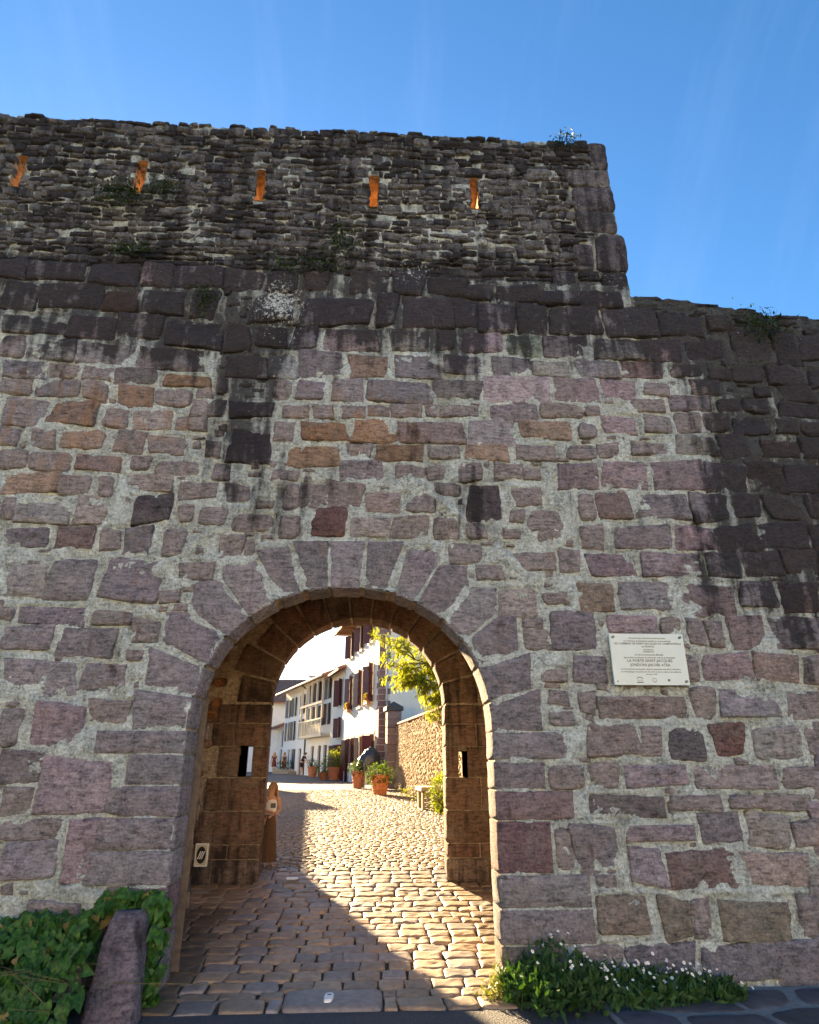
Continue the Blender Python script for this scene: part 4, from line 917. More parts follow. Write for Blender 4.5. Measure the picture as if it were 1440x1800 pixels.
# ------------------------------------------------------------------ garden wall, gate pier, tree
GW0, GW1 = Vector((2.62, 4.6, 0)), Vector((1.04, 25.6, 0))
gdir = (GW1 - GW0).normalized(); gn = Vector((-gdir.y, gdir.x, 0))      # gn looks to the street (left)
gw = thing('garden_wall', 'rubble garden wall with tiled coping running from the gate to the square pier', 'wall', GW0, math.atan2(-gdir.x, gdir.y))
Lg = (GW1 - GW0).length
def gz(y): return 3.08 + .017 * y      # top, along the wall
mb = MB(); mb.box(.02, .42, 0, Lg, -.2, 2.9); 
c_ = mb.build('wall_core', masonry('garden_mortar', (.46, .37, .25), 1.2, .6), gw)
gV, gF, gT, gs, gn_ = [], [], [], [], 0
y = .02
z = .1
while z < 3.35:
    hh = rng.uniform(.07, .14); y = -rng.uniform(0, .2)
    while y < Lg:
        w = rng.uniform(.07, .22); zb = z + rng.uniform(-.04, .04)
        if zb + hh < gz(y) - .02 and zb > G(GW0.y + y * .97) - .12:
            V, F, T = pebble(rect(y + .008, y + w - .008, zb + .006, zb + hh * rng.uniform(.75, 1.25) - .006, .5), rng.random() * 20, proud=rng.uniform(.012, .035), rough=.006, back=.03, m=8, rings=(1, .66), jit=0, smooth=1, inset=0)
            gV.append(np.stack([-V[:, 2], -V[:, 0] * -1, V[:, 1]], 1)); gF.append(F[:, ::-1] + gn_); gT.append(T[:, ::-1] + gn_); gn_ += len(V)
        y += w
    z += hh
V = np.concatenate(gV); me = mesh_np('rubble', V, np.concatenate(gF), np.concatenate(gT))
add_attr(me, np.stack([.1 + .1 * vnoise(V), .28 + .2 * vnoise(V * 1.3), .18 + 0 * V[:, 0]], 1)); o = link('rubble', me, masonry('garden_rubble', (.40, .30, .19), 1.2, 1.0), gw); o['kind'] = 'stuff'
y = 0
while y < Lg:
    w = rng.uniform(.28, .42); MB().box(-.07, .48, y + .005, y + w - .005, gz(y) - .02, gz(y) + .06).build('coping_tile', M['tile'], gw, bevel=.015); y += w
pier = thing('gate_pier', 'square stone gate pier with a pointed dark cap at the end of the garden wall', 'pier', (.9, 26.0, G(26)), R(9))
for k in range(9): MB().box(-.34, .34, -.32, .32, k * .38, k * .38 + .365).build('block', M['quoin'], pier, bevel=.012, color=vary((.23, .16, .14), .18))
mb = MB().box(-.42, .42, -.40, .40, 3.425, 3.6); mb.poly([(-.42, -.4, 3.6), (.42, -.4, 3.6), (0, -.1, 3.86)]).poly([(.42, -.4, 3.6), (.42, .4, 3.6), (0, .1, 3.86), (0, -.1, 3.86)]).poly([(.42, .4, 3.6), (-.42, .4, 3.6), (0, .1, 3.86)]).poly([(-.42, .4, 3.6), (-.42, -.4, 3.6), (0, -.1, 3.86), (0, .1, 3.86)])
mb.build('cap', M['flag'], pier, color=(.07, .065, .06))

def leaf_quad(mb, c, d, up, l, w, fold=.25):
    """pointed leaf from c along d: two halves folded on the midrib"""
    d = d.normalized(); s_ = d.cross(up)
    s_ = s_.normalized() if s_.length > 1e-6 else d.orthogonal().normalized(); n = s_.cross(d)
    a = c; m = c + d * l * .45 ; t = c + d * l - n * l * .12
    L_ = m + s_ * w + n * w * fold; Rr = m - s_ * w + n * w * fold
    k = len(mb.v); mb.v += [tuple(a), tuple(L_), tuple(t), tuple(Rr), tuple(m)]; mb.f += [(k, k + 4, k + 1), (k + 1, k + 4, k + 2), (k, k + 3, k + 4), (k + 3, k + 2, k + 4)]
def rv(): return Vector(rng.normal(size=3))

tree = thing('leafy_tree', 'sunlit yellow-green tree leaning its branches over the garden wall', 'tree', (3.98, 15.0, .55))
trunk = MB(); tips = []
trunk.tube([(0, 0, -.3), (-.1, 0, 1.5), (-.35, 0, 2.6), (-.6, .05, 3.2)], [.17, .14, .12, .10], 10)
def branch(p, d, l, r, dep):
    pts = [p.copy()]; q = p.copy(); dd = d.normalized()
    n = 5
    for k in range(n):
        dd = (dd + rv() * .12 + Vector((0, 0, .02))).normalized(); q = q + dd * l / n; pts.append(q.copy())
        if dep >= 1: tips.append((q.copy(), dd.copy(), dep))
    trunk.tube(pts, [r * (1 - .75 * k / n) for k in range(n + 1)], 6 if dep else 8, False)
    if dep < 2:
        for k in range(2, n + 1):
            for _ in range(2):
                branch(pts[k], (dd * .8 + rv() * .55), l * .45, r * .4, dep + 1)
b0 = Vector((-.6, .05, 3.1))
branch(b0, Vector((-1.3, 0, 1.35)), 2.6, .075, 0); branch(b0, Vector((-1.2, -.2, .25)), 1.7, .06, 0); branch(Vector((-.35, 0, 2.6)), Vector((-.5, .3, 1.6)), 3.0, .08, 0)
branch(Vector((-.35, 0, 2.6)), Vector((.6, .5, 1.4)), 2.6, .08, 0); branch(b0, Vector((-.9, .5, .9)), 1.9, .06, 0)
trunk.build('trunk', M['bark'], tree, smooth=True)
lv = MB()
for p, d, dep in tips:
    for _ in range(7 if dep == 2 else 3):
        dd = (d * .5 + rv() * .7 + Vector((0, 0, -.35))).normalized(); leaf_quad(lv, p + rv() * .05, dd, Vector((0, 0, 1)), rng.uniform(.13, .22), rng.uniform(.022, .04))
lv.build('crown', M['tree_leaf'], tree)['kind'] = 'stuff'

def bush(parent, c, rx, ry, rz, n, mat, l=(.06, .11), w=(.02, .035), name='foliage', droop=.0, hollow=.45):
    mb = MB()
    for _ in range(n):
        v = rv().normalized(); r = rng.uniform(hollow, 1) * (1 + .22 * math.sin(v.x * 5 + v.z * 4) * math.cos(v.y * 6)); p = Vector((c[0] + v.x * rx * r, c[1] + v.y * ry * r, c[2] + v.z * rz * r))
        leaf_quad(mb, p, v + rv() * .7 + Vector((0, 0, -droop)), Vector((0, 0, 1)), rng.uniform(*l), rng.uniform(*w))
    o = mb.build(name, mat, parent); o['kind'] = 'stuff'; return o
def stems(parent, c, n, h, spread, mat=None):
    mb = MB()
    for k in range(n):
        a = rng.uniform(0, 6.28); e = (c[0] + math.cos(a) * spread * rng.uniform(.3, 1), c[1] + math.sin(a) * spread * rng.uniform(.3, 1), c[2] + h * rng.uniform(.6, 1))
        mb.tube([c, ((c[0] + e[0]) / 2, (c[1] + e[1]) / 2, c[2] + h * .5), e], [.012, .009, .005], 5)
    return mb.build('stem', mat or M['stem'], parent, smooth=True)
def pot(label, P, h, r, foliage, mat, nl, group='potted plants along the street', bulge=1.0, lo=0.0):
    t = thing('potted_plant', label, 'plant pot', (P[0], P[1], G(P[1])), rng.uniform(0, 3), group)
    mb = MB(); mb.lathe([(0, .0), (r * .68, 0), (r * .70, .02), (r * .84, h * .45), (r * .97, h * .86), (r * 1.06, h * .87), (r * 1.06, h), (r * .92, h), (r * .90, h * .9)], 22)
    pt = mb.build('pot', M['terracotta'], t, smooth=False)
    for zz in (.22, .42, .62): MB().lathe([(r * (.70 + .27 * zz / .86), h * zz), (r * (.72 + .27 * zz / .86) + .012, h * zz + .012), (r * (.70 + .27 * (zz + .04) / .86), h * (zz + .035))], 22).build('band', M['terracotta'], pt)
    MB().lathe([(0, h * .91), (r * .91, h * .90)], 18).build('soil', M['soil'], t)
    stems(t, (0, 0, h * .88), 9, foliage[2] * .9, foliage[0] * .6)
    bush(t, (0, 0, h + foliage[2] * (.45 + lo)), foliage[0], foliage[1], foliage[2], nl, mat, (.07, .14), (.02, .04), droop=.3)
    return t
pot('big terracotta pot spilling green foliage in front of the grey bin', (.25, 20.5), .70, .36, (.62, .55, .42), M['dark_leaf'], 900, lo=-.35)
pot('tall terracotta pot with a small plant left of the grey bin', (-.72, 26.0), .72, .30, (.45, .45, .40), M['dark_leaf'], 420, lo=-.2)
pot('terracotta pot with a bright yellow-green shrub by the white house', (-2.45, 36.6), .75, .42, (.72, .7, .75), M['shrub_leaf'], 900)
pot('low pot with a pale yellow-green plant left of the bright shrub', (-3.15, 37.2), .45, .34, (.55, .55, .52), M['shrub_leaf'], 520)
pot('dark pot with a green plant by the galleried house door', (-4.35, 43.0), .7, .36, (.45, .45, .40), M['weed_dark'], 340)
sh = thing('street_bushes', 'dark low bushes in planters against the far white wall', 'bush', (-7.3, 52.0, G(52)), 0)
MB().box(-1.1, .9, -.2, .25, 0, .38).build('planter', M['bin'], sh); bush(sh, (-.1, 0, .6), 1.1, .4, .38, 420, M['weed_dark'], (.1, .18), (.03, .06))
fv = thing('far_tree', 'bright yellow tree at the far left end of the street', 'tree', (-10.55, 63.0, G(63)))
MB().tube([(0, 0, -.2), (.05, 0, 1.2), (0, .1, 2.8)], [.14, .1, .05], 7).build('trunk', M['bark'], fv, smooth=True); bush(fv, (0, 0, 3.3), 1.0, 1.0, 1.5, 900, M['shrub_leaf'], (.14, .26), (.05, .09), 'crown')

# weeds at the foot of the garden wall, ivy tuft on its coping
wd = thing('verge_weeds', 'tufts of sunlit yellow-green weeds along the foot of the garden wall', 'weeds', (1.6, 13.5, .48))
mb = MB()
for _ in range(1500):
    t = rng.uniform(2.5, Lg - 2); q = GW0 + gdir * t + gn * abs(rng.normal()) * .22; dens = .5 + .5 * math.sin(t * 1.9) * math.sin(t * .7 + 1)
    if rng.random() > dens: continue
    p = Vector((q.x - 1.6, q.y - 13.5, G(q.y) - .48 + rng.uniform(0, .34) * dens)); leaf_quad(mb, p, rv() * .6 + Vector((0, 0, .7)), Vector((1, 0, .3)), rng.uniform(.06, .16), rng.uniform(.012, .03))
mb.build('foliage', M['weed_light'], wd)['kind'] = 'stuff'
bs = thing('garden_bush', 'leafy sunlit bush with white flowers behind the stone bench', 'bush', (1.78, 12.3, G(12.3)), 0)
bush(bs, (0, 0, .5), .36, .6, .55, 800, M['shrub_leaf'], (.06, .11), (.02, .035)); stems(bs, (0, 0, 0), 8, .8, .3)
for _ in range(16):
    p = Vector((rng.uniform(-.42, -.2), rng.uniform(-.7, .3), rng.uniform(.1, .55))); mb = MB(); mb.lathe([(0, .015), (.035, .01), (.03, 0), (0, 0)], 7, p); mb.build('flower', M['petal'], bs)
iv = thing('coping_ivy', 'small tuft of yellow-green ivy hanging over the garden wall coping', 'plant', (1.72, 13.6, 3.1))
bush(iv, (0, 0, .02), .25, .7, .22, 380, M['weed_light'], (.06, .1), (.02, .035))

# bench, bin, bag
M['render_bench'] = plain('bench_stone', (.36, .30, .22), .85, .25, 14, .3, .005)
bn = thing('stone_bench', 'small stone slab bench on two upright blocks beside the garden wall', 'bench', (1.55, 13.9, G(13.9)), R(5))
for yy, nm in ((-.42, 'support'), (.34, 'support')): MB().box(-.2, .2, yy, yy + .14, 0, .48).build(nm, M['render_bench'], bn, bevel=.012)
MB().box(-.26, .26, -.6, .62, .482, .60).build('seat', M['render_bench'], bn, bevel=.018)
wb_ = thing('wheeled_bin', 'grey wheeled bin overflowing under a dark sack beside the big pot', 'bin', (-.18, 26.3, G(26.3)), R(20))
mb = MB(); mb.v = [(x * s_, y * s_, z) for z, s_ in ((.12, .8), (1.0, 1.0)) for x, y in ((-.27, -.33), (.27, -.33), (.27, .33), (-.27, .33))]; mb.f = [(0, 1, 2, 3), (4, 5, 6, 7), (0, 1, 5, 4), (1, 2, 6, 5), (2, 3, 7, 6), (3, 0, 4, 7)]
mb.build('body', M['bin'], wb_, bevel=.02)
MB().box(-.31, .31, -.37, .36, 1.002, 1.06).build('rim', M['bin'], wb_, bevel=.015)
for sx in (-.3, .24):
    mb = MB(); mb.tube([(sx, .28, .11), (sx + .06, .28, .11)], .11, 14); mb.build('wheel', M['black'], wb_, smooth=False)
MB().tube([(-.27, .40, 1.0), (-.27, .45, 1.04), (.27, .45, 1.04), (.27, .40, 1.0)], .018, 6).build('handle', M['black'], wb_)
MB().box(-.42, -.34, -.30, -.22, 0, 1.1).build('post', M['bin'], wb_)
bag = MB(); us, vs = 26, 14
for i in range(vs + 1):
    th = math.pi * .5 * i / vs * 1.18
    for j in range(us):
        ph = 2 * math.pi * j / us; r = 1 + .07 * math.sin(7 * ph + 3 * math.sin(i)) + .05 * math.sin(11 * ph - i)
        x = .5 * math.sin(th) * math.cos(ph) * r; y = .42 * math.sin(th) * math.sin(ph) * r; z = .62 * math.cos(th) + (.05 * math.sin(ph * 4 + i) if i else 0)
        if x < 0: x *= 1.25; z -= .22 * (-x / .5)
        bag.v.append((x, y, z + .06))
for i in range(vs):
    for j in range(us): bag.f.append((i * us + j, i * us + (j + 1) % us, (i + 1) * us + (j + 1) % us, (i + 1) * us + j))
bag.f.append(tuple(range(vs * us, vs * us + us)))
bo = bag.build('bin_bag', M['bag'], None, smooth=True, loc=(-.18, 26.3, G(26.3) + 1.09)); tag(bo, 'bulging black plastic sack slumped on top of the grey bin', 'bag')

# ------------------------------------------------------------------ people
def skin_batch(specs):
    """specs: (verts, edges, radii, root, levels) -> meshes, all grown in one evaluation"""
    tmp = []
    for V, E_, Rd, root, lev in specs:
        me = bpy.data.meshes.new('t'); me.from_pydata(V, E_, []); o = bpy.data.objects.new('t', me); COL.objects.link(o)
        sk = o.modifiers.new('s', 'SKIN'); sk.use_smooth_shade = True
        for i, r in enumerate(Rd): me.skin_vertices[0].data[i].radius = r if isinstance(r, tuple) else (r, r)
        me.skin_vertices[0].data[root].use_root = True
        sb = o.modifiers.new('u', 'SUBSURF'); sb.levels = lev; sb.render_levels = lev; tmp.append(o)
    dg = bpy.context.evaluated_depsgraph_get(); out = []
    for o in tmp: out.append(bpy.data.meshes.new_from_object(o.evaluated_get(dg)))
    for o in tmp: m = o.data; bpy.data.objects.remove(o); bpy.data.meshes.remove(m)
    return out

def limb(V, E_, Rd, start, pts, rads):
    i = start
    for p, r in zip(pts, rads): V.append(p); Rd.append(r); E_.append((i, len(V) - 1)); i = len(V) - 1
    return i
def figure(p):
    """skeleton of a standing figure 1.75 high, facing -Y; p gives bend and hand positions"""
    b = p.get('bend', 0); sn_, cs = math.sin(b), math.cos(b)
    def up(x, y, z): dz = z - .98; return (x, y * cs - dz * sn_, .98 + dz * cs + y * sn_)
    V = [(0, 0, .95)]; Rd = [(.13, .105)]; E_ = []
    ch = limb(V, E_, Rd, 0, [up(0, 0, 1.12), up(0, -.01, 1.30)], [(.115, .095), (.15, .11)])
    nk = limb(V, E_, Rd, ch, [up(0, .0, 1.44), up(0, .0, 1.52)], [(.085, .075), .052])
    hd = p.get('head', (0, 0))
    limb(V, E_, Rd, nk, [up(hd[0] * .4, -.015 + hd[1] * .4, 1.575), up(hd[0], -.025 + hd[1], 1.64), up(hd[0], -.02 + hd[1], 1.71)], [(.068, .078), (.078, .096), (.062, .075)])
    for s_ in (-1, 1):
        sh_ = up(s_ * .17, 0, 1.41); el, ha = p['arms'][0 if s_ < 0 else 1]
        w = Vector(el) * .25 + Vector(ha) * .75
        hand = Vector(ha); fd = (hand - Vector(el)).normalized()
        a = limb(V, E_, Rd, ch, [up(s_ * .09, 0, 1.40), sh_, tuple((Vector(sh_) + Vector(el)) / 2), el, tuple((Vector(el) + hand) / 2), tuple(hand - fd * .03)], [.075, .056, .047, .040, .035, .026])
        palm = limb(V, E_, Rd, a, [tuple(hand + fd * .04)], [(.036, .016)])
        side = fd.cross(Vector((0, 0, 1))); side = side.normalized() if side.length > .1 else Vector((1, 0, 0))
        nrm = fd.cross(side)
        for k, (o_, l_) in enumerate(((-.030, .065), (-.010, .078), (.010, .072), (.030, .055))):
            q = hand + fd * .075 + side * o_
            limb(V, E_, Rd, palm, [tuple(q), tuple(q + fd * l_ * .55 + nrm * .008), tuple(q + fd * l_ + nrm * .022)], [.010, .009, .007])
        q = hand + fd * .01 - side * .045; limb(V, E_, Rd, a, [tuple(q), tuple(q + fd * .045 - side * .012)], [.011, .008])
        hp = (s_ * .085, 0, .90); kn, an = p['legs'][0 if s_ < 0 else 1]
        limb(V, E_, Rd, 0, [hp, tuple((Vector(hp) + Vector(kn)) / 2), kn, tuple(Vector(kn) * .62 + Vector(an) * .38 + Vector((0, .015, 0))), an, (an[0] + s_ * .015, an[1] - .07, an[2] - .045), (an[0] + s_ * .02, an[1] - .15, an[2] - .055)],
             [.088, .074, .052, .050, .033, (.034, .028), (.036, .018)])
    return (V, E_, Rd, 0, 1)
def subchain(pts, rads): return (pts, [(i, i + 1) for i in range(len(pts) - 1)], rads, 0, 1)

STAND = dict(arms=[((-.24, .02, 1.14), (-.25, -.06, .90)), ((.24, .02, 1.14), (.25, -.06, .90))], legs=[((-.09, -.02, .5), (-.09, .01, .08)), ((.09, .0, .5), (.09, .02, .08))])
WALK = dict(arms=[((-.23, .06, 1.15), (-.24, .08, .93)), ((.23, -.04, 1.15), (.22, -.16, .95))], legs=[((-.09, -.10, .52), (-.09, -.12, .08)), ((.09, .04, .5), (.09, .22, .10))])
LEAN = dict(bend=.42, head=(0, -.04), arms=[((-.2, -.40, 1.05), (-.16, -.55, .86)), ((.2, -.38, 1.05), (.15, -.56, .84))], legs=[((-.10, -.03, .5), (-.10, .03, .08)), ((.10, -.02, .5), (.11, .05, .08))])
GIRL = dict(head=(.02, -.01), arms=[((-.21, -.04, 1.15), (.02, -.19, 1.10)), ((.22, -.03, 1.14), (-.02, -.20, 1.06))], legs=[((-.07, -.01, .5), (-.07, .01, .08)), ((.07, .0, .5), (.08, .02, .08))])
def torso_chain(p, f=1.16, lo=.98):
    b = p.get('bend', 0); sn_, cs = math.sin(b), math.cos(b)
    up = lambda y, z: (0, y * cs - (z - .98) * sn_, .98 + (z - .98) * cs + y * sn_)
    return subchain([up(0, lo), up(0, 1.12), up(-.01, 1.30), up(0, 1.42)], [(.15 * f, .12 * f), (.125 * f, .105 * f), (.155 * f, .118 * f), (.13 * f, .07 * f)])
def sleeve(p, s_, L=.5):
    b = p.get('bend', 0); sn_, cs = math.sin(b), math.cos(b); el = Vector(p['arms'][0 if s_ < 0 else 1][0])
    sh_ = Vector((s_ * .17, -(1.41 - .98) * sn_, .98 + (1.41 - .98) * cs)); return subchain([tuple(sh_ - Vector((s_ * .06, 0, 0))), tuple(sh_), tuple(sh_.lerp(el, L))], [.075, .068, .06])
def leg_chain(p, s_, L): 
    hp = Vector((s_ * .075, 0, .96)); kn = Vector(p['legs'][0 if s_ < 0 else 1][0]); return subchain([tuple(hp), tuple(hp.lerp(kn, .5)), tuple(hp.lerp(kn, L))], [.112, .098, .088])
people = [
 ('girl', GIRL), ('walk', WALK), ('stand', STAND), ('lean', LEAN)]
specs = [figure(p) for _, p in people]
specs += [torso_chain(GIRL, 1.08), torso_chain(WALK, 1.15), sleeve(WALK, -1), sleeve(WALK, 1), torso_chain(STAND, 1.15), torso_chain(LEAN, 1.15), sleeve(LEAN, -1), sleeve(LEAN, 1), leg_chain(LEAN, -1, .9), leg_chain(LEAN, 1, .9)]
bodies = skin_batch(specs)
def skirt(parent, top, bot, r0, r1, mat, name, folds=9, amp=.08):
    mb = MB(); k = 36; n = 7
    for i in range(n):
        f = i / (n - 1); z = top + (bot - top) * f; r = r0 + (r1 - r0) * f
        for j in range(k):
            t = 2 * math.pi * j / k; q = r * (1 + amp * f * math.sin(folds * t)); mb.v.append((q * math.cos(t), q * .8 * math.sin(t), z))
    for i in range(n - 1):
        for j in range(k): a, b = i * k + j, i * k + (j + 1) % k; mb.f.append((a, b, b + k, a + k))
    return mb.build(name, mat, parent, smooth=True)
def hair_cap(parent, c, mat, length=.0, back=True):
    mb = MB(); k, n = 18, 9
    for i in range(n + 1):
        th = math.pi * .62 * i / n
        for j in range(k):
            t = 2 * math.pi * j / k; front = max(0, -math.sin(t)); th2 = th * (1 - .48 * front); w = 1 + .03 * math.sin(t * 7 + i)
            mb.v.append((c[0] + .092 * math.sin(th2) * math.cos(t) * w, c[1] + .01 + .112 * math.sin(th2) * math.sin(t) * w, c[2] + .115 * math.cos(th2)))
    for i in range(n):
        for j in range(k): a, b = i * k + j, i * k + (j + 1) % k; mb.f.append((a, b, b + k, a + k))
    o = mb.build('hair', mat, parent, smooth=True)
    if length:
        ms = MB()
        for q in range(16):
            t = math.pi * (-.12 + 1.24 * q / 15); x, y = .085 * math.cos(t), .015 + .098 * math.sin(t)
            ms.tube([(c[0] + x, c[1] + y, c[2] + .02), (c[0] + x * 1.2, c[1] + y * 1.05, c[2] - .12), (c[0] + x * 1.25 + .01 * math.sin(q * 3), c[1] + y * 1.1, c[2] - length)], [.026, .028, .012], 6)
        ms.build('lock', mat, o, smooth=True)
    return o
def face(parent, c):
    mb = MB(); mb.tube([(c[0], c[1] - .100, c[2] + .015), (c[0], c[1] - .122, c[2] - .022), (c[0], c[1] - .100, c[2] - .032)], [.008, .014, .008], 6); mb.build('nose', M['skin'], parent, smooth=True)
    for s_ in (-1, 1):
        MB().lathe([(0, .008), (.009, .004), (.012, 0)], 8, (c[0] + s_ * .032, c[1] - .092, c[2] + .012)).build('eye', M['hair_dark'], parent)
        MB().tube([(c[0] + s_ * .080, c[1] + .005, c[2] + .025), (c[0] + s_ * .088, c[1] + .012, c[2] - .005), (c[0] + s_ * .078, c[1] + .002, c[2] - .03)], [.010, .014, .007], 6).build('ear', M['skin'], parent, smooth=True)
    MB().tube([(c[0] - .022, c[1] - .092, c[2] - .052), (c[0], c[1] - .100, c[2] - .054), (c[0] + .022, c[1] - .092, c[2] - .052)], .006, 6).build('mouth', M['cloth_red'], parent, smooth=True)
def person(label, me, P, rz, sc, group=None):
    t = thing('person', label, 'person', (P[0], P[1], G(P[1])), rz, group); t.scale = (sc, sc, sc)
    link('body', me, M['skin'], t); return t
g = person('fair-haired girl in white top and long brown skirt leaning by the inner arch', bodies[0], (-1.505, 4.30), R(28), .64)
link('top', bodies[4], M['top_white'], g); skirt(g, 1.06, .10, .135, .20, M['skirt'], 'skirt')
MB().box(-.06, .06, -.150, -.142, 1.20, 1.30).build('print', M['print'], g); hair_cap(g, (.02, -.035, 1.655), M['hair_blond'], .34); face(g, (.02, -.035, 1.645))
a = person('person in dark maroon dress walking down the far street, leftmost of three', bodies[1], (-8.42, 52.0), R(200), .98, 'people far down the street')
link('top', bodies[5], M['cloth_maroon'], a); link('sleeve', bodies[6], M['cloth_maroon'], a); link('sleeve', bodies[7], M['cloth_maroon'], a); skirt(a, 1.08, .58, .16, .21, M['cloth_maroon'], 'skirt'); hair_cap(a, (0, -.025, 1.655), M['hair_blond'], .2)
a = person('person in rust red skirt walking in the middle of the far three', bodies[2], (-7.62, 52.4), R(160), .98, 'people far down the street')
link('top', bodies[8], M['weed_dark'] if False else M['skirt'], a); skirt(a, 1.08, .50, .16, .22, M['cloth_red'], 'skirt'); hair_cap(a, (0, -.025, 1.655), M['hair_blond'], .15)
a = person('person in black shirt and shorts bending forward outside the galleried house', bodies[3], (-5.62, 47.4), R(70), 1.0, 'people far down the street')
for q, nm in ((9, 'shirt'), (10, 'sleeve'), (11, 'sleeve'), (12, 'shorts'), (13, 'shorts')): link(nm, bodies[q], M['cloth_black'], a)
hb_ = .42; hair_cap(a, (0, -.025 * math.cos(hb_) - .66 * math.sin(hb_) - .04, .98 + .66 * math.cos(hb_) - .03), M['hair_dark'])

# ------------------------------------------------------------------ plaque, sign, small markers
pq = thing('plaque', 'pale enamel pilgrim route plaque with dark lettering screwed to the wall right of the arch', 'plaque', (2.615, -.055, 2.635))
PW, PH = .365, .243
MB().box(-PW, PW, -.012, .012, -PH, PH).build('plate', M['plaque'], pq, bevel=.003)
MB().box(-PW + .03, PW - .03, .013, .06, -PH + .03, PH - .03).build('spacer', M['black'], pq)
for x, z in ((-.33, .208), (.33, .208), (.33, -.208), (-.33, -.208)):
    mb = MB(); mb.tube([(x, -.030 if x > -.3 or z > 0 else -.016, z), (x, -.011, z)], .013 if x > -.3 or z > 0 else .007, 12); mb.build('screw', M['screw'], pq, smooth=False)
LINES = [("TRONÇON DE LA ROUTE DE SAINT-JACQUES", .017, .192, 0), ("sur l'itinéraire de pèlerinage mondial, en ce lieu passaient", .019, .166, 0), ("LES CHEMINS DE SAINT-JACQUES DE COMPOSTELLE", .0265, .138, .66),
         ("en FRANCE", .024, .111, .0), ("reconnus par", .018, .086, 0), ("l'UNESCO", .024, .062, 0), ("au titre du Patrimoine Mondial", .021, .034, 0), ("dans la liste européenne du patrimoine culturel de l'humanité", .019, .008, 0),
         ("LA PORTE SAINT-JACQUES", .036, -.027, .44), ("JONDONI JAKOBE ATEA", .036, -.067, .39), ("est un monument remarquable, classé au patrimoine mondial le 2 décembre", .018, -.100, .58), ("un témoignage exceptionnel de la foi et de la culture des pèlerins", .018, -.125, .58), ("décembre 1998", .016, -.148, 0)]
tmp = []
for txt, size, z, wmax in LINES:
    cu = bpy.data.curves.new('t', 'FONT'); cu.body = txt; cu.size = size; cu.align_x = 'CENTER'; cu.resolution_u = 2; cu.extrude = .0008; cu.space_character = 1.05; cu.offset = size * .012
    o = bpy.data.objects.new('t', cu); COL.objects.link(o); tmp.append((o, z, wmax))
dg = bpy.context.evaluated_depsgraph_get()
for o, z, wmax in tmp:
    me = bpy.data.meshes.new_from_object(o.evaluated_get(dg)); co = np.zeros(len(me.vertices) * 3, np.float32); me.vertices.foreach_get('co', co); wv = co[0::3].max() - co[0::3].min()
    k = min(1.0, .66 / wv) if not wmax else wmax / wv
    q = link('lettering', me, M['ink'], pq, (0.004, -.0135, z), (R(90), 0, 0)); q.scale = (k, 1, 1)
for o, _, _ in tmp: c_ = o.data; bpy.data.objects.remove(o); bpy.data.curves.remove(c_)
mb = MB()                                                            # temple emblem
for k in range(8): a0, a1 = math.pi * (.16 + .085 * k), math.pi * (.16 + .085 * (k + 1)); mb.quad((-.115 + .036 * math.cos(a0), -.0135, -.196 + .03 * math.sin(a0)), (-.115 + .036 * math.cos(a1), -.0135, -.196 + .03 * math.sin(a1)), (-.115 + .031 * math.cos(a1), -.0135, -.198 + .025 * math.sin(a1)), (-.115 + .031 * math.cos(a0), -.0135, -.198 + .025 * math.sin(a0)))
mb.box(-.147, -.083, -.014, -.0125, -.222, -.213); 
for k in range(4): mb.box(-.138 + k * .014, -.135 + k * .014, -.014, -.0125, -.206, -.192)
mb.build('emblem', M['ink'], pq)
mb = MB()
for k in range(14):
    t = 2 * math.pi * k / 14; c_, s_ = math.cos(t), math.sin(t); mb.quad((.025 + .022 * c_ - .002 * s_, -.0135, -.196 + .022 * s_ + .002 * c_), (.025 + .022 * c_ + .002 * s_, -.0135, -.196 + .022 * s_ - .002 * c_), (.025 + .013 * c_ + .002 * s_, -.0135, -.196 + .013 * s_ - .002 * c_), (.025 + .013 * c_ - .002 * s_, -.0135, -.196 + .013 * s_ + .002 * c_))
mb.build('emblem', M['ink'], pq)
MB().lathe([(0, .0012), (.011, .0008), (.012, 0)], 12).build('emblem', M['ink'], pq, loc=(.165, -.0128, -.196), rot=(R(90), 0, 0))

sg = thing('emblem_sign', 'small white-edged sign with black disc and white strokes low on the inner wall', 'sign', (-2.20, 3.27, .61))
MB().box(-.085, .085, -.012, .012, -.135, .135).build('plate', M['white'], sg, bevel=.006)
MB().box(-.066, .066, -.016, -.0122, -.115, .115).build('panel', M['cream'], sg)
mb = MB(); n = 22; mb.poly([(.060 * math.cos(2 * math.pi * k / n), -.019, .098 * math.sin(2 * math.pi * k / n)) for k in range(n)]); mb.build('disc', M['black'], sg)
for k in (-1, 0, 1): MB().poly([(.024 * k - .024 + .0, -.022, -.045), (.024 * k - .010, -.022, -.045), (.024 * k + .026, -.022, .045), (.024 * k + .012, -.022, .045)]).build('stroke', M['white'], sg)

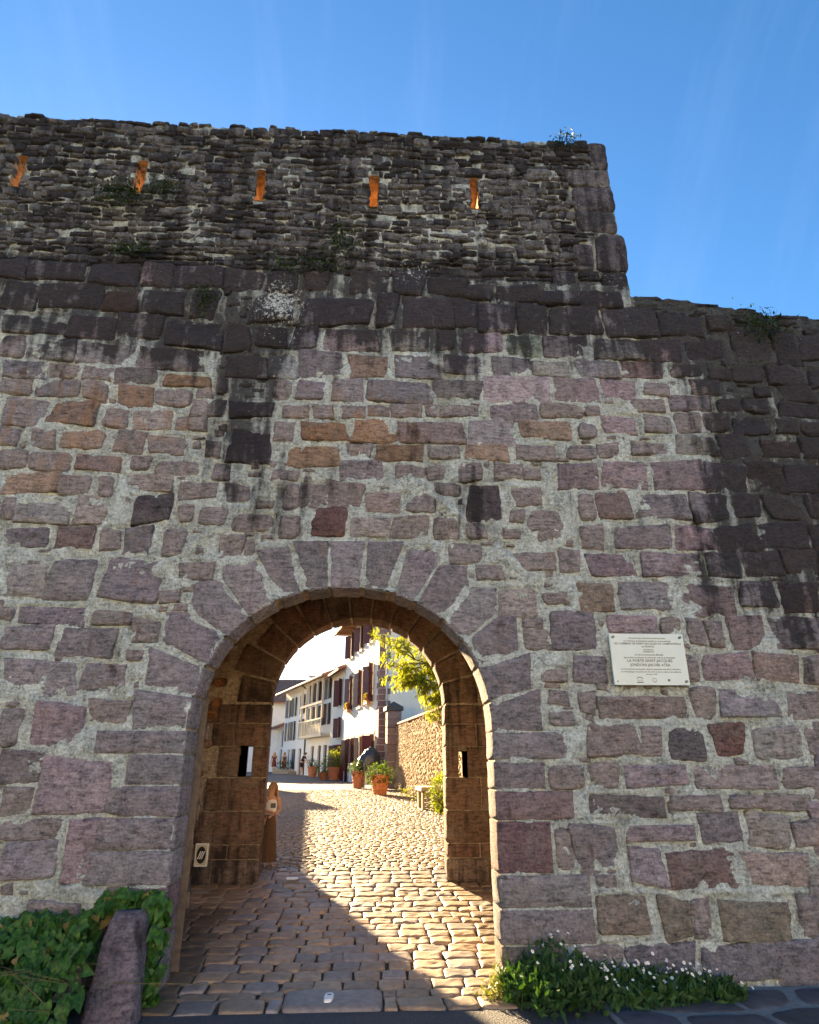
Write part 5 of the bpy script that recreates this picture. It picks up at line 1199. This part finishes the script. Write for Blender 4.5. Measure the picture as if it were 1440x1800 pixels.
mk = thing('ground_marker', 'small white oval marker with a dark slot set in the big threshold slab', 'marker', (-.31, -.185, G(-.185) + .036), R(-4))
mb = MB(); n = 24
def sup(t, a, b): c_, s_ = math.cos(t), math.sin(t); return (a * math.copysign(abs(c_) ** .6, c_), b * math.copysign(abs(s_) ** .6, s_))
top = [(*sup(2 * math.pi * k / n, .033, .078), .012) for k in range(n)]; bt = [(x * 1.08, y * 1.05, -.01) for x, y, z in top]
mb.v = top + bt; mb.f = [tuple(range(n))] + [(k, (k + 1) % n, n + (k + 1) % n, n + k) for k in range(n)]
mb.build('body', M['white'], mk); 
MB().poly([(*sup(2 * math.pi * k / 16, .017, .014), .0135) for k in range(16)]).build('slot', M['black'], mk, loc=(0, .028, 0))
tl = MB().box(-.075, .075, -.05, .05, 0, .012).build('white_tile', M['white'], None, bevel=.004, loc=(-1.03, 3.38, G(3.38) + .034), rot=(.07, 0, .1)); tag(tl, 'small flat white tile lying among the setts near the inner arch', 'tile')

# ------------------------------------------------------------------ leaning guard stone and the plants at the wall's foot
gs_ = MB(); n, rr = 28, 14
rg = np.random.default_rng(3)
for i in range(rr + 1):
    f = i / rr; z = -.08 + .70 * f; cx_ = -1.83 - .055 * f; cy = -.50 + .30 * f; a = .205 * (1 - .38 * f) * (1 if i < rr else .80); b = .15 * (1 - .2 * f) * (1 if i < rr else .75)
    for j in range(n):
        t = 2 * math.pi * j / n; c_, s_ = math.cos(t), math.sin(t); e = .55
        gs_.v.append((cx_ + a * math.copysign(abs(c_) ** e, c_), cy + b * math.copysign(abs(s_) ** e, s_), z + (.012 if i == rr else 0)))
Vv = np.array(gs_.v); Vv += (fbm(Vv, 6, 4)[:, None] * .016 + fbm(Vv, 22, 3)[:, None] * .006) * np.array([1, 1, .4]); gs_.v = [tuple(v) for v in Vv]
for i in range(rr):
    for j in range(n): gs_.f.append((i * n + j, i * n + (j + 1) % n, (i + 1) * n + (j + 1) % n, (i + 1) * n + j))
gs_.f.append(tuple(range(rr * n, rr * n + n)))
go = gs_.build('guard_stone', M['stone'], None, smooth=True, color=(.18, .15, .17)); tag(go, 'worn mauve guard stone leaning at the left foot of the arch among ivy', 'guard stone')
add_attr(go.data, np.stack([.12 + .3 * np.exp(-((Vv[:, 2] - .5) / .12) ** 2), Vv[:, 0] * 0, .12 + Vv[:, 0] * 0], 1))

def heart_leaf(sz, bend, fold):
    P = [(0, 0), (.30, -.16), (.46, .08), (.40, .42), (.22, .74), (0, 1.05), (-.22, .74), (-.40, .42), (-.46, .08), (-.30, -.16)]
    V = [(x * sz, y * sz, sz * (fold * abs(x) - bend * max(0, y) ** 2)) for x, y in P] + [(0, .45 * sz, -bend * .2 * sz)]
    k = len(P); F = [(10, i, (i + 1) % k) for i in range(k)]
    me = bpy.data.meshes.new('leaf'); me.from_pydata(V, [], F); me.polygons.foreach_set('use_smooth', np.ones(k, bool)); me.update(); return me, np.array(V), F
bank = thing('bindweed_bank', 'dense bank of green heart-leaved bindweed at the wall foot, lower left', 'plant', (-2.5, -.4, 0))
LM = [heart_leaf(s_, b, f) for s_, b, f in ((.075, .35, .35), (.092, .25, .5), (.056, .5, .3), (.084, .45, .15))]
for m_ in LM: m_[0].materials.append(M['ivy'])
def bank_h(x, y):
    e = 1 - ((x + 3.2) / 2.3) ** 2 if x < -1 else 0
    top = .66 + .10 * math.sin(x * 3.3 + 1) + .05 * math.sin(x * 9)
    return max(.02, top * min(1, max(0, (y + 1.15) / .85)) ** .7)
cand = []
for k_ in range(4300):
    if rng.random() < .14:
        if rng.random() < .45: continue
        x = rng.uniform(-1.80, -1.63) + .03 * math.sin(k_ * 1.7); y = rng.uniform(-.30, -.05); zt = .66 * (1 - .3 * abs(x + 1.7) / .13); z = rng.uniform(0, .70) * (1 if y > -.2 else .75)
    elif rng.random() < .08:
        x = rng.uniform(-2.15, -1.7); y = rng.uniform(-.14, -.05); z = rng.uniform(.5, .74)
    else:
        x = rng.uniform(-4.2, -1.98); y = rng.uniform(-1.15, -.05); z = bank_h(x, y) * (1 - .55 * rng.random() ** 2.2)
        if x > -2.1 and y < -.25: z *= .8
    if -2.06 < x < -1.58 and y < -.2 and not (x > -1.66): 
        if abs(x + 1.86) < .22 and y > -.72: continue
    up_ = Vector((rng.normal() * .45, -.75 + rng.normal() * .35, .65 + rng.normal() * .3)).normalized()
    d = Vector((rng.normal() * .6, -.45, -.6 + rng.normal() * .4)); d = (d - up_ * d.dot(up_)).normalized()
    Mx = Matrix((d.cross(up_), d, up_)).transposed().to_4x4() @ Matrix.Scale(rng.uniform(.55, 1.25), 4); Mx.translation = (x, y, z)
    if math.sin(x * 9 + 2 * math.sin(z * 8)) * math.sin(z * 13 + x * 4) > .45 and x < -2.0 and rng.random() < .85: continue
    cand.append((-y + z * .6 + rng.random() * .15, Mx))
cand.sort(key=lambda c_: -c_[0])
vis = [c_ for c_ in cand if -3.3 < c_[1].translation.x]
picked = set(id(c_) for c_ in vis[:1100:4][:275])
bV, bF, bn_ = [], [], 0
T0 = Matrix.Translation((2.5, .4, 0))
for k, c_ in enumerate(cand):
    me, V, F = LM[k % 4]; Mx = T0 @ c_[1]
    if id(c_) in picked:
        o = bpy.data.objects.new('leaf', me); COL.objects.link(o); o.parent = bank; o.matrix_local = Mx
    else:
        A = np.array(Mx); bV.append(V @ A[:3, :3].T + A[:3, 3]); bF += [tuple(i + bn_ for i in f) for f in F]; bn_ += len(V)
me = bpy.data.meshes.new('leaf_mass'); me.from_pydata(np.concatenate(bV).tolist(), [], bF); me.polygons.foreach_set('use_smooth', np.ones(len(bF), bool)); link('leaf_mass', me, M['ivy'], bank)['kind'] = 'stuff'
me.materials.append(M['dead_leaf']); lf = np.zeros(len(bF), np.int32).reshape(-1, 10); lf[rng.random(len(lf)) < .05] = 1; me.polygons.foreach_set('material_index', lf.ravel())
sm_ = MB()
for _ in range(46):
    x = rng.uniform(-1.2, .6); p0 = Vector((x, rng.uniform(-.5, .2), 0)); p1 = p0 + Vector((rng.normal() * .2, -.1, rng.uniform(.2, .45))); p2 = p1 + Vector((rng.normal() * .3, -.08, rng.uniform(-.1, .12))); sm_.tube([p0, (p0 + p1) / 2 + rv() * .04, p1, p2], [.005, .004, .003, .002], 5)
for k in range(0): sm_.tube([(-.3 + k * .12, .28, .62), (-.2 + k * .13, .30, .78 + .04 * math.sin(k * 2)), (-.05 + k * .14, .31, .70)], [.006, .005, .003], 5)
sm_.build('stem', M['stem'], bank, smooth=True)
so = MB(); 
for i in range(11):
    for j in range(7):
        x0, x1 = -4.4 + i * .22, -4.4 + (i + 1) * .22; y0, y1 = -1.15 + j * .158, -1.15 + (j + 1) * .158
        if x1 > -2.05: continue
        q = lambda x, y: (x + 2.5, y + .4, bank_h(x, y) * .55 - .05)
        so.quad(q(x0, y0), q(x1, y0), q(x1, y1), q(x0, y1))
so.build('soil', M['soil'], bank)

ds = thing('daisy_clump', 'dark green clump with little white daisies at the wall foot right of the arch', 'plant', (1.7, -.3, 0))
mb = MB()
def dh(x): return .07 + .30 * math.exp(-((x - 1.42) / .32) ** 2) + .10 * math.exp(-((x - 2.1) / .45) ** 2)
for _ in range(2300):
    x = 1.05 + 1.85 * rng.random() ** 1.5; dep = .62 * (1 - .5 * (x - 1.05) / 1.9); y = -.06 - dep * rng.random()
    if x < 1.2 and y < -.4: continue
    hm = dh(x) * (1 - .55 * ((-.06 - y) / .62)); z = hm * rng.random() ** .7
    leaf_quad(mb, Vector((x - 1.7, y + .3, z)), Vector((rng.normal() * .5, -.4 + rng.normal() * .4, .55 + rng.normal() * .45)), Vector((0, -1, .4)), rng.uniform(.04, .11), rng.uniform(.008, .02))
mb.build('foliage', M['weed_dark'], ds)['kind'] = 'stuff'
for _ in range(15):
    mb = MB(); x = rng.uniform(1.2, 1.6); c_ = Vector((x - 1.7, rng.uniform(-.25, .1), rng.uniform(0, .1)))
    d = Vector((rng.normal() * .4, -.5, .8)).normalized(); s_ = d.cross(Vector((0, -1, .3))).normalized(); L_ = rng.uniform(.2, .3); pv = []
    for k in range(9):
        f = k / 8; wv = .032 * math.sin(math.pi * min(1, f * .95 + .05)) * (1.25 if k % 2 else .7); cc = c_ + d * L_ * f + Vector((0, -.12 * f * f, -.10 * f * f)); pv.append((cc + s_ * wv, cc - s_ * wv))
    for a, b in zip(pv[:-1], pv[1:]): mb.quad(a[0], a[1], b[1], b[0])
    mb.build('long_leaf', M['weed_dark'], ds)
gm = MB()
pm = MB()
for k in range(10):
    t0 = 2 * math.pi * k / 10; c_, s_ = math.cos(t0), math.sin(t0); pm.quad((0, 0, 0), (.011 * c_ - .0035 * s_, .011 * s_ + .0035 * c_, .002), (.019 * c_, .019 * s_, .003), (.011 * c_ + .0035 * s_, .011 * s_ - .0035 * c_, .002))
d0 = pm.build('daisy', M['petal'], ds); y0_ = MB().lathe([(0, .006), (.005, .004), (.006, .001)], 8).build('disc', M['yolk'], d0)
for _ in range(130):
    x = rng.uniform(1.1, 2.7); p0 = Vector((x - 1.7, rng.uniform(-.2, .2), 0)); d_ = Vector((rng.normal() * .35, -.25 + rng.normal() * .2, 1)).normalized(); h_ = rng.uniform(.12, .34) * (1.25 if x < 1.8 else .8)
    gm.quad(p0, p0 + Vector((.006, 0, 0)), p0 + d_ * h_ * .6 + Vector((.005, 0, 0)), p0 + d_ * h_ * .6).quad(p0 + d_ * h_ * .6, p0 + d_ * h_ * .6 + Vector((.005, 0, 0)), p0 + d_ * h_ + Vector((d_.x * .05, -.03, -.01)), p0 + d_ * h_ + Vector((d_.x * .05 - .001, -.03, -.01)))
gm.build('grass_blades', M['weed_dark'], ds)['kind'] = 'stuff'
st0 = MB().tube([(0, 0, 0), (.004, .004, -.06), (0, .01, -.14)], .0018, 4).build('stalk', M['weed_dark'], d0)
for k in range(95):
    x = float(np.clip(rng.normal(1.95, .42), 1.12, 2.95)); y = rng.uniform(-.5, -.08) if x < 2 else rng.uniform(-.38, -.08); z = dh(x) * (1 - .5 * ((-.06 - y) / .62)) + rng.uniform(-.02, .13)
    if k == 0: d = d0
    else:
        d = d0.copy(); COL.objects.link(d); d.parent = ds
        for c0 in (y0_, st0): c1 = c0.copy(); COL.objects.link(c1); c1.parent = d
    d.location = (x - 1.7, y + .3, z); d.rotation_euler = (rng.uniform(.2, 1.0), rng.normal() * .3, rng.uniform(-.5, .5)); s_ = rng.uniform(.6, .95); d.scale = (s_, s_, s_)
jw = thing('jamb_weeds', 'tuft of sunlit yellow-green weeds at the right foot of the arch', 'weeds', (1.03, -.12, 0))
mb = MB()
for _ in range(620):
    x = rng.normal() * .07; y = rng.normal() * .07 - .02; z = abs(rng.normal()) * .09 * math.exp(-(x / .12) ** 2)
    leaf_quad(mb, Vector((x, y, z)), Vector((rng.normal() * .6, rng.normal() * .6, .6)), Vector((1, 0, .2)), rng.uniform(.03, .07), rng.uniform(.006, .013))
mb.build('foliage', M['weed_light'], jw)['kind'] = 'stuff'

# plants rooted in the old wall
for lab, x, z, rx, rz, n in (('bushy dark green plant hanging below the second arrow slit from the left', -3.25, 8.28, .42, .22, 520), ('small green plant beside the second arrow slit, right of its hanging neighbour', -2.75, 8.42, .2, .12, 150), ('green tuft growing on the ledge left of centre, above the dark ashlar', -3.0, 7.42, .3, .12, 260),
                        ('thin sprawling plant high on the wall right of the middle arrow slit', -.55, 7.65, .30, .26, 300), ('low spreading green plant on the ledge above the arch', -.95, 7.28, .5, .12, 300), ('little tuft near the upper right corner of the tower', 2.45, 9.6, .18, .12, 160),
                        ('trailing weeds over the top of the lower wall at right', 4.55, 6.62, .35, .25, 380), ('green tuft at the left edge of the wall, below the first slit', -4.75, 7.75, .22, .2, 200), ('green growth in the dark ashlar joint left of centre', -2.05, 6.72, .16, .22, 170)):
    t = thing('wall_plant', lab, 'plant', (x, -.03, z), 0, 'plants rooted in the gate wall')
    mb = MB()
    for _ in range(n):
        px = rng.normal() * .5 * rx; pz = rng.normal() * .5 * rz; leaf_quad(mb, Vector((px, -abs(rng.normal()) * .05 - .01, pz)), Vector((rng.normal() * .7, -.6, -.2 + rng.normal() * .7)), Vector((0, -.5, 1)), rng.uniform(.03, .08), rng.uniform(.006, .014))
    mb.build('foliage', M['moss'], t)['kind'] = 'stuff'
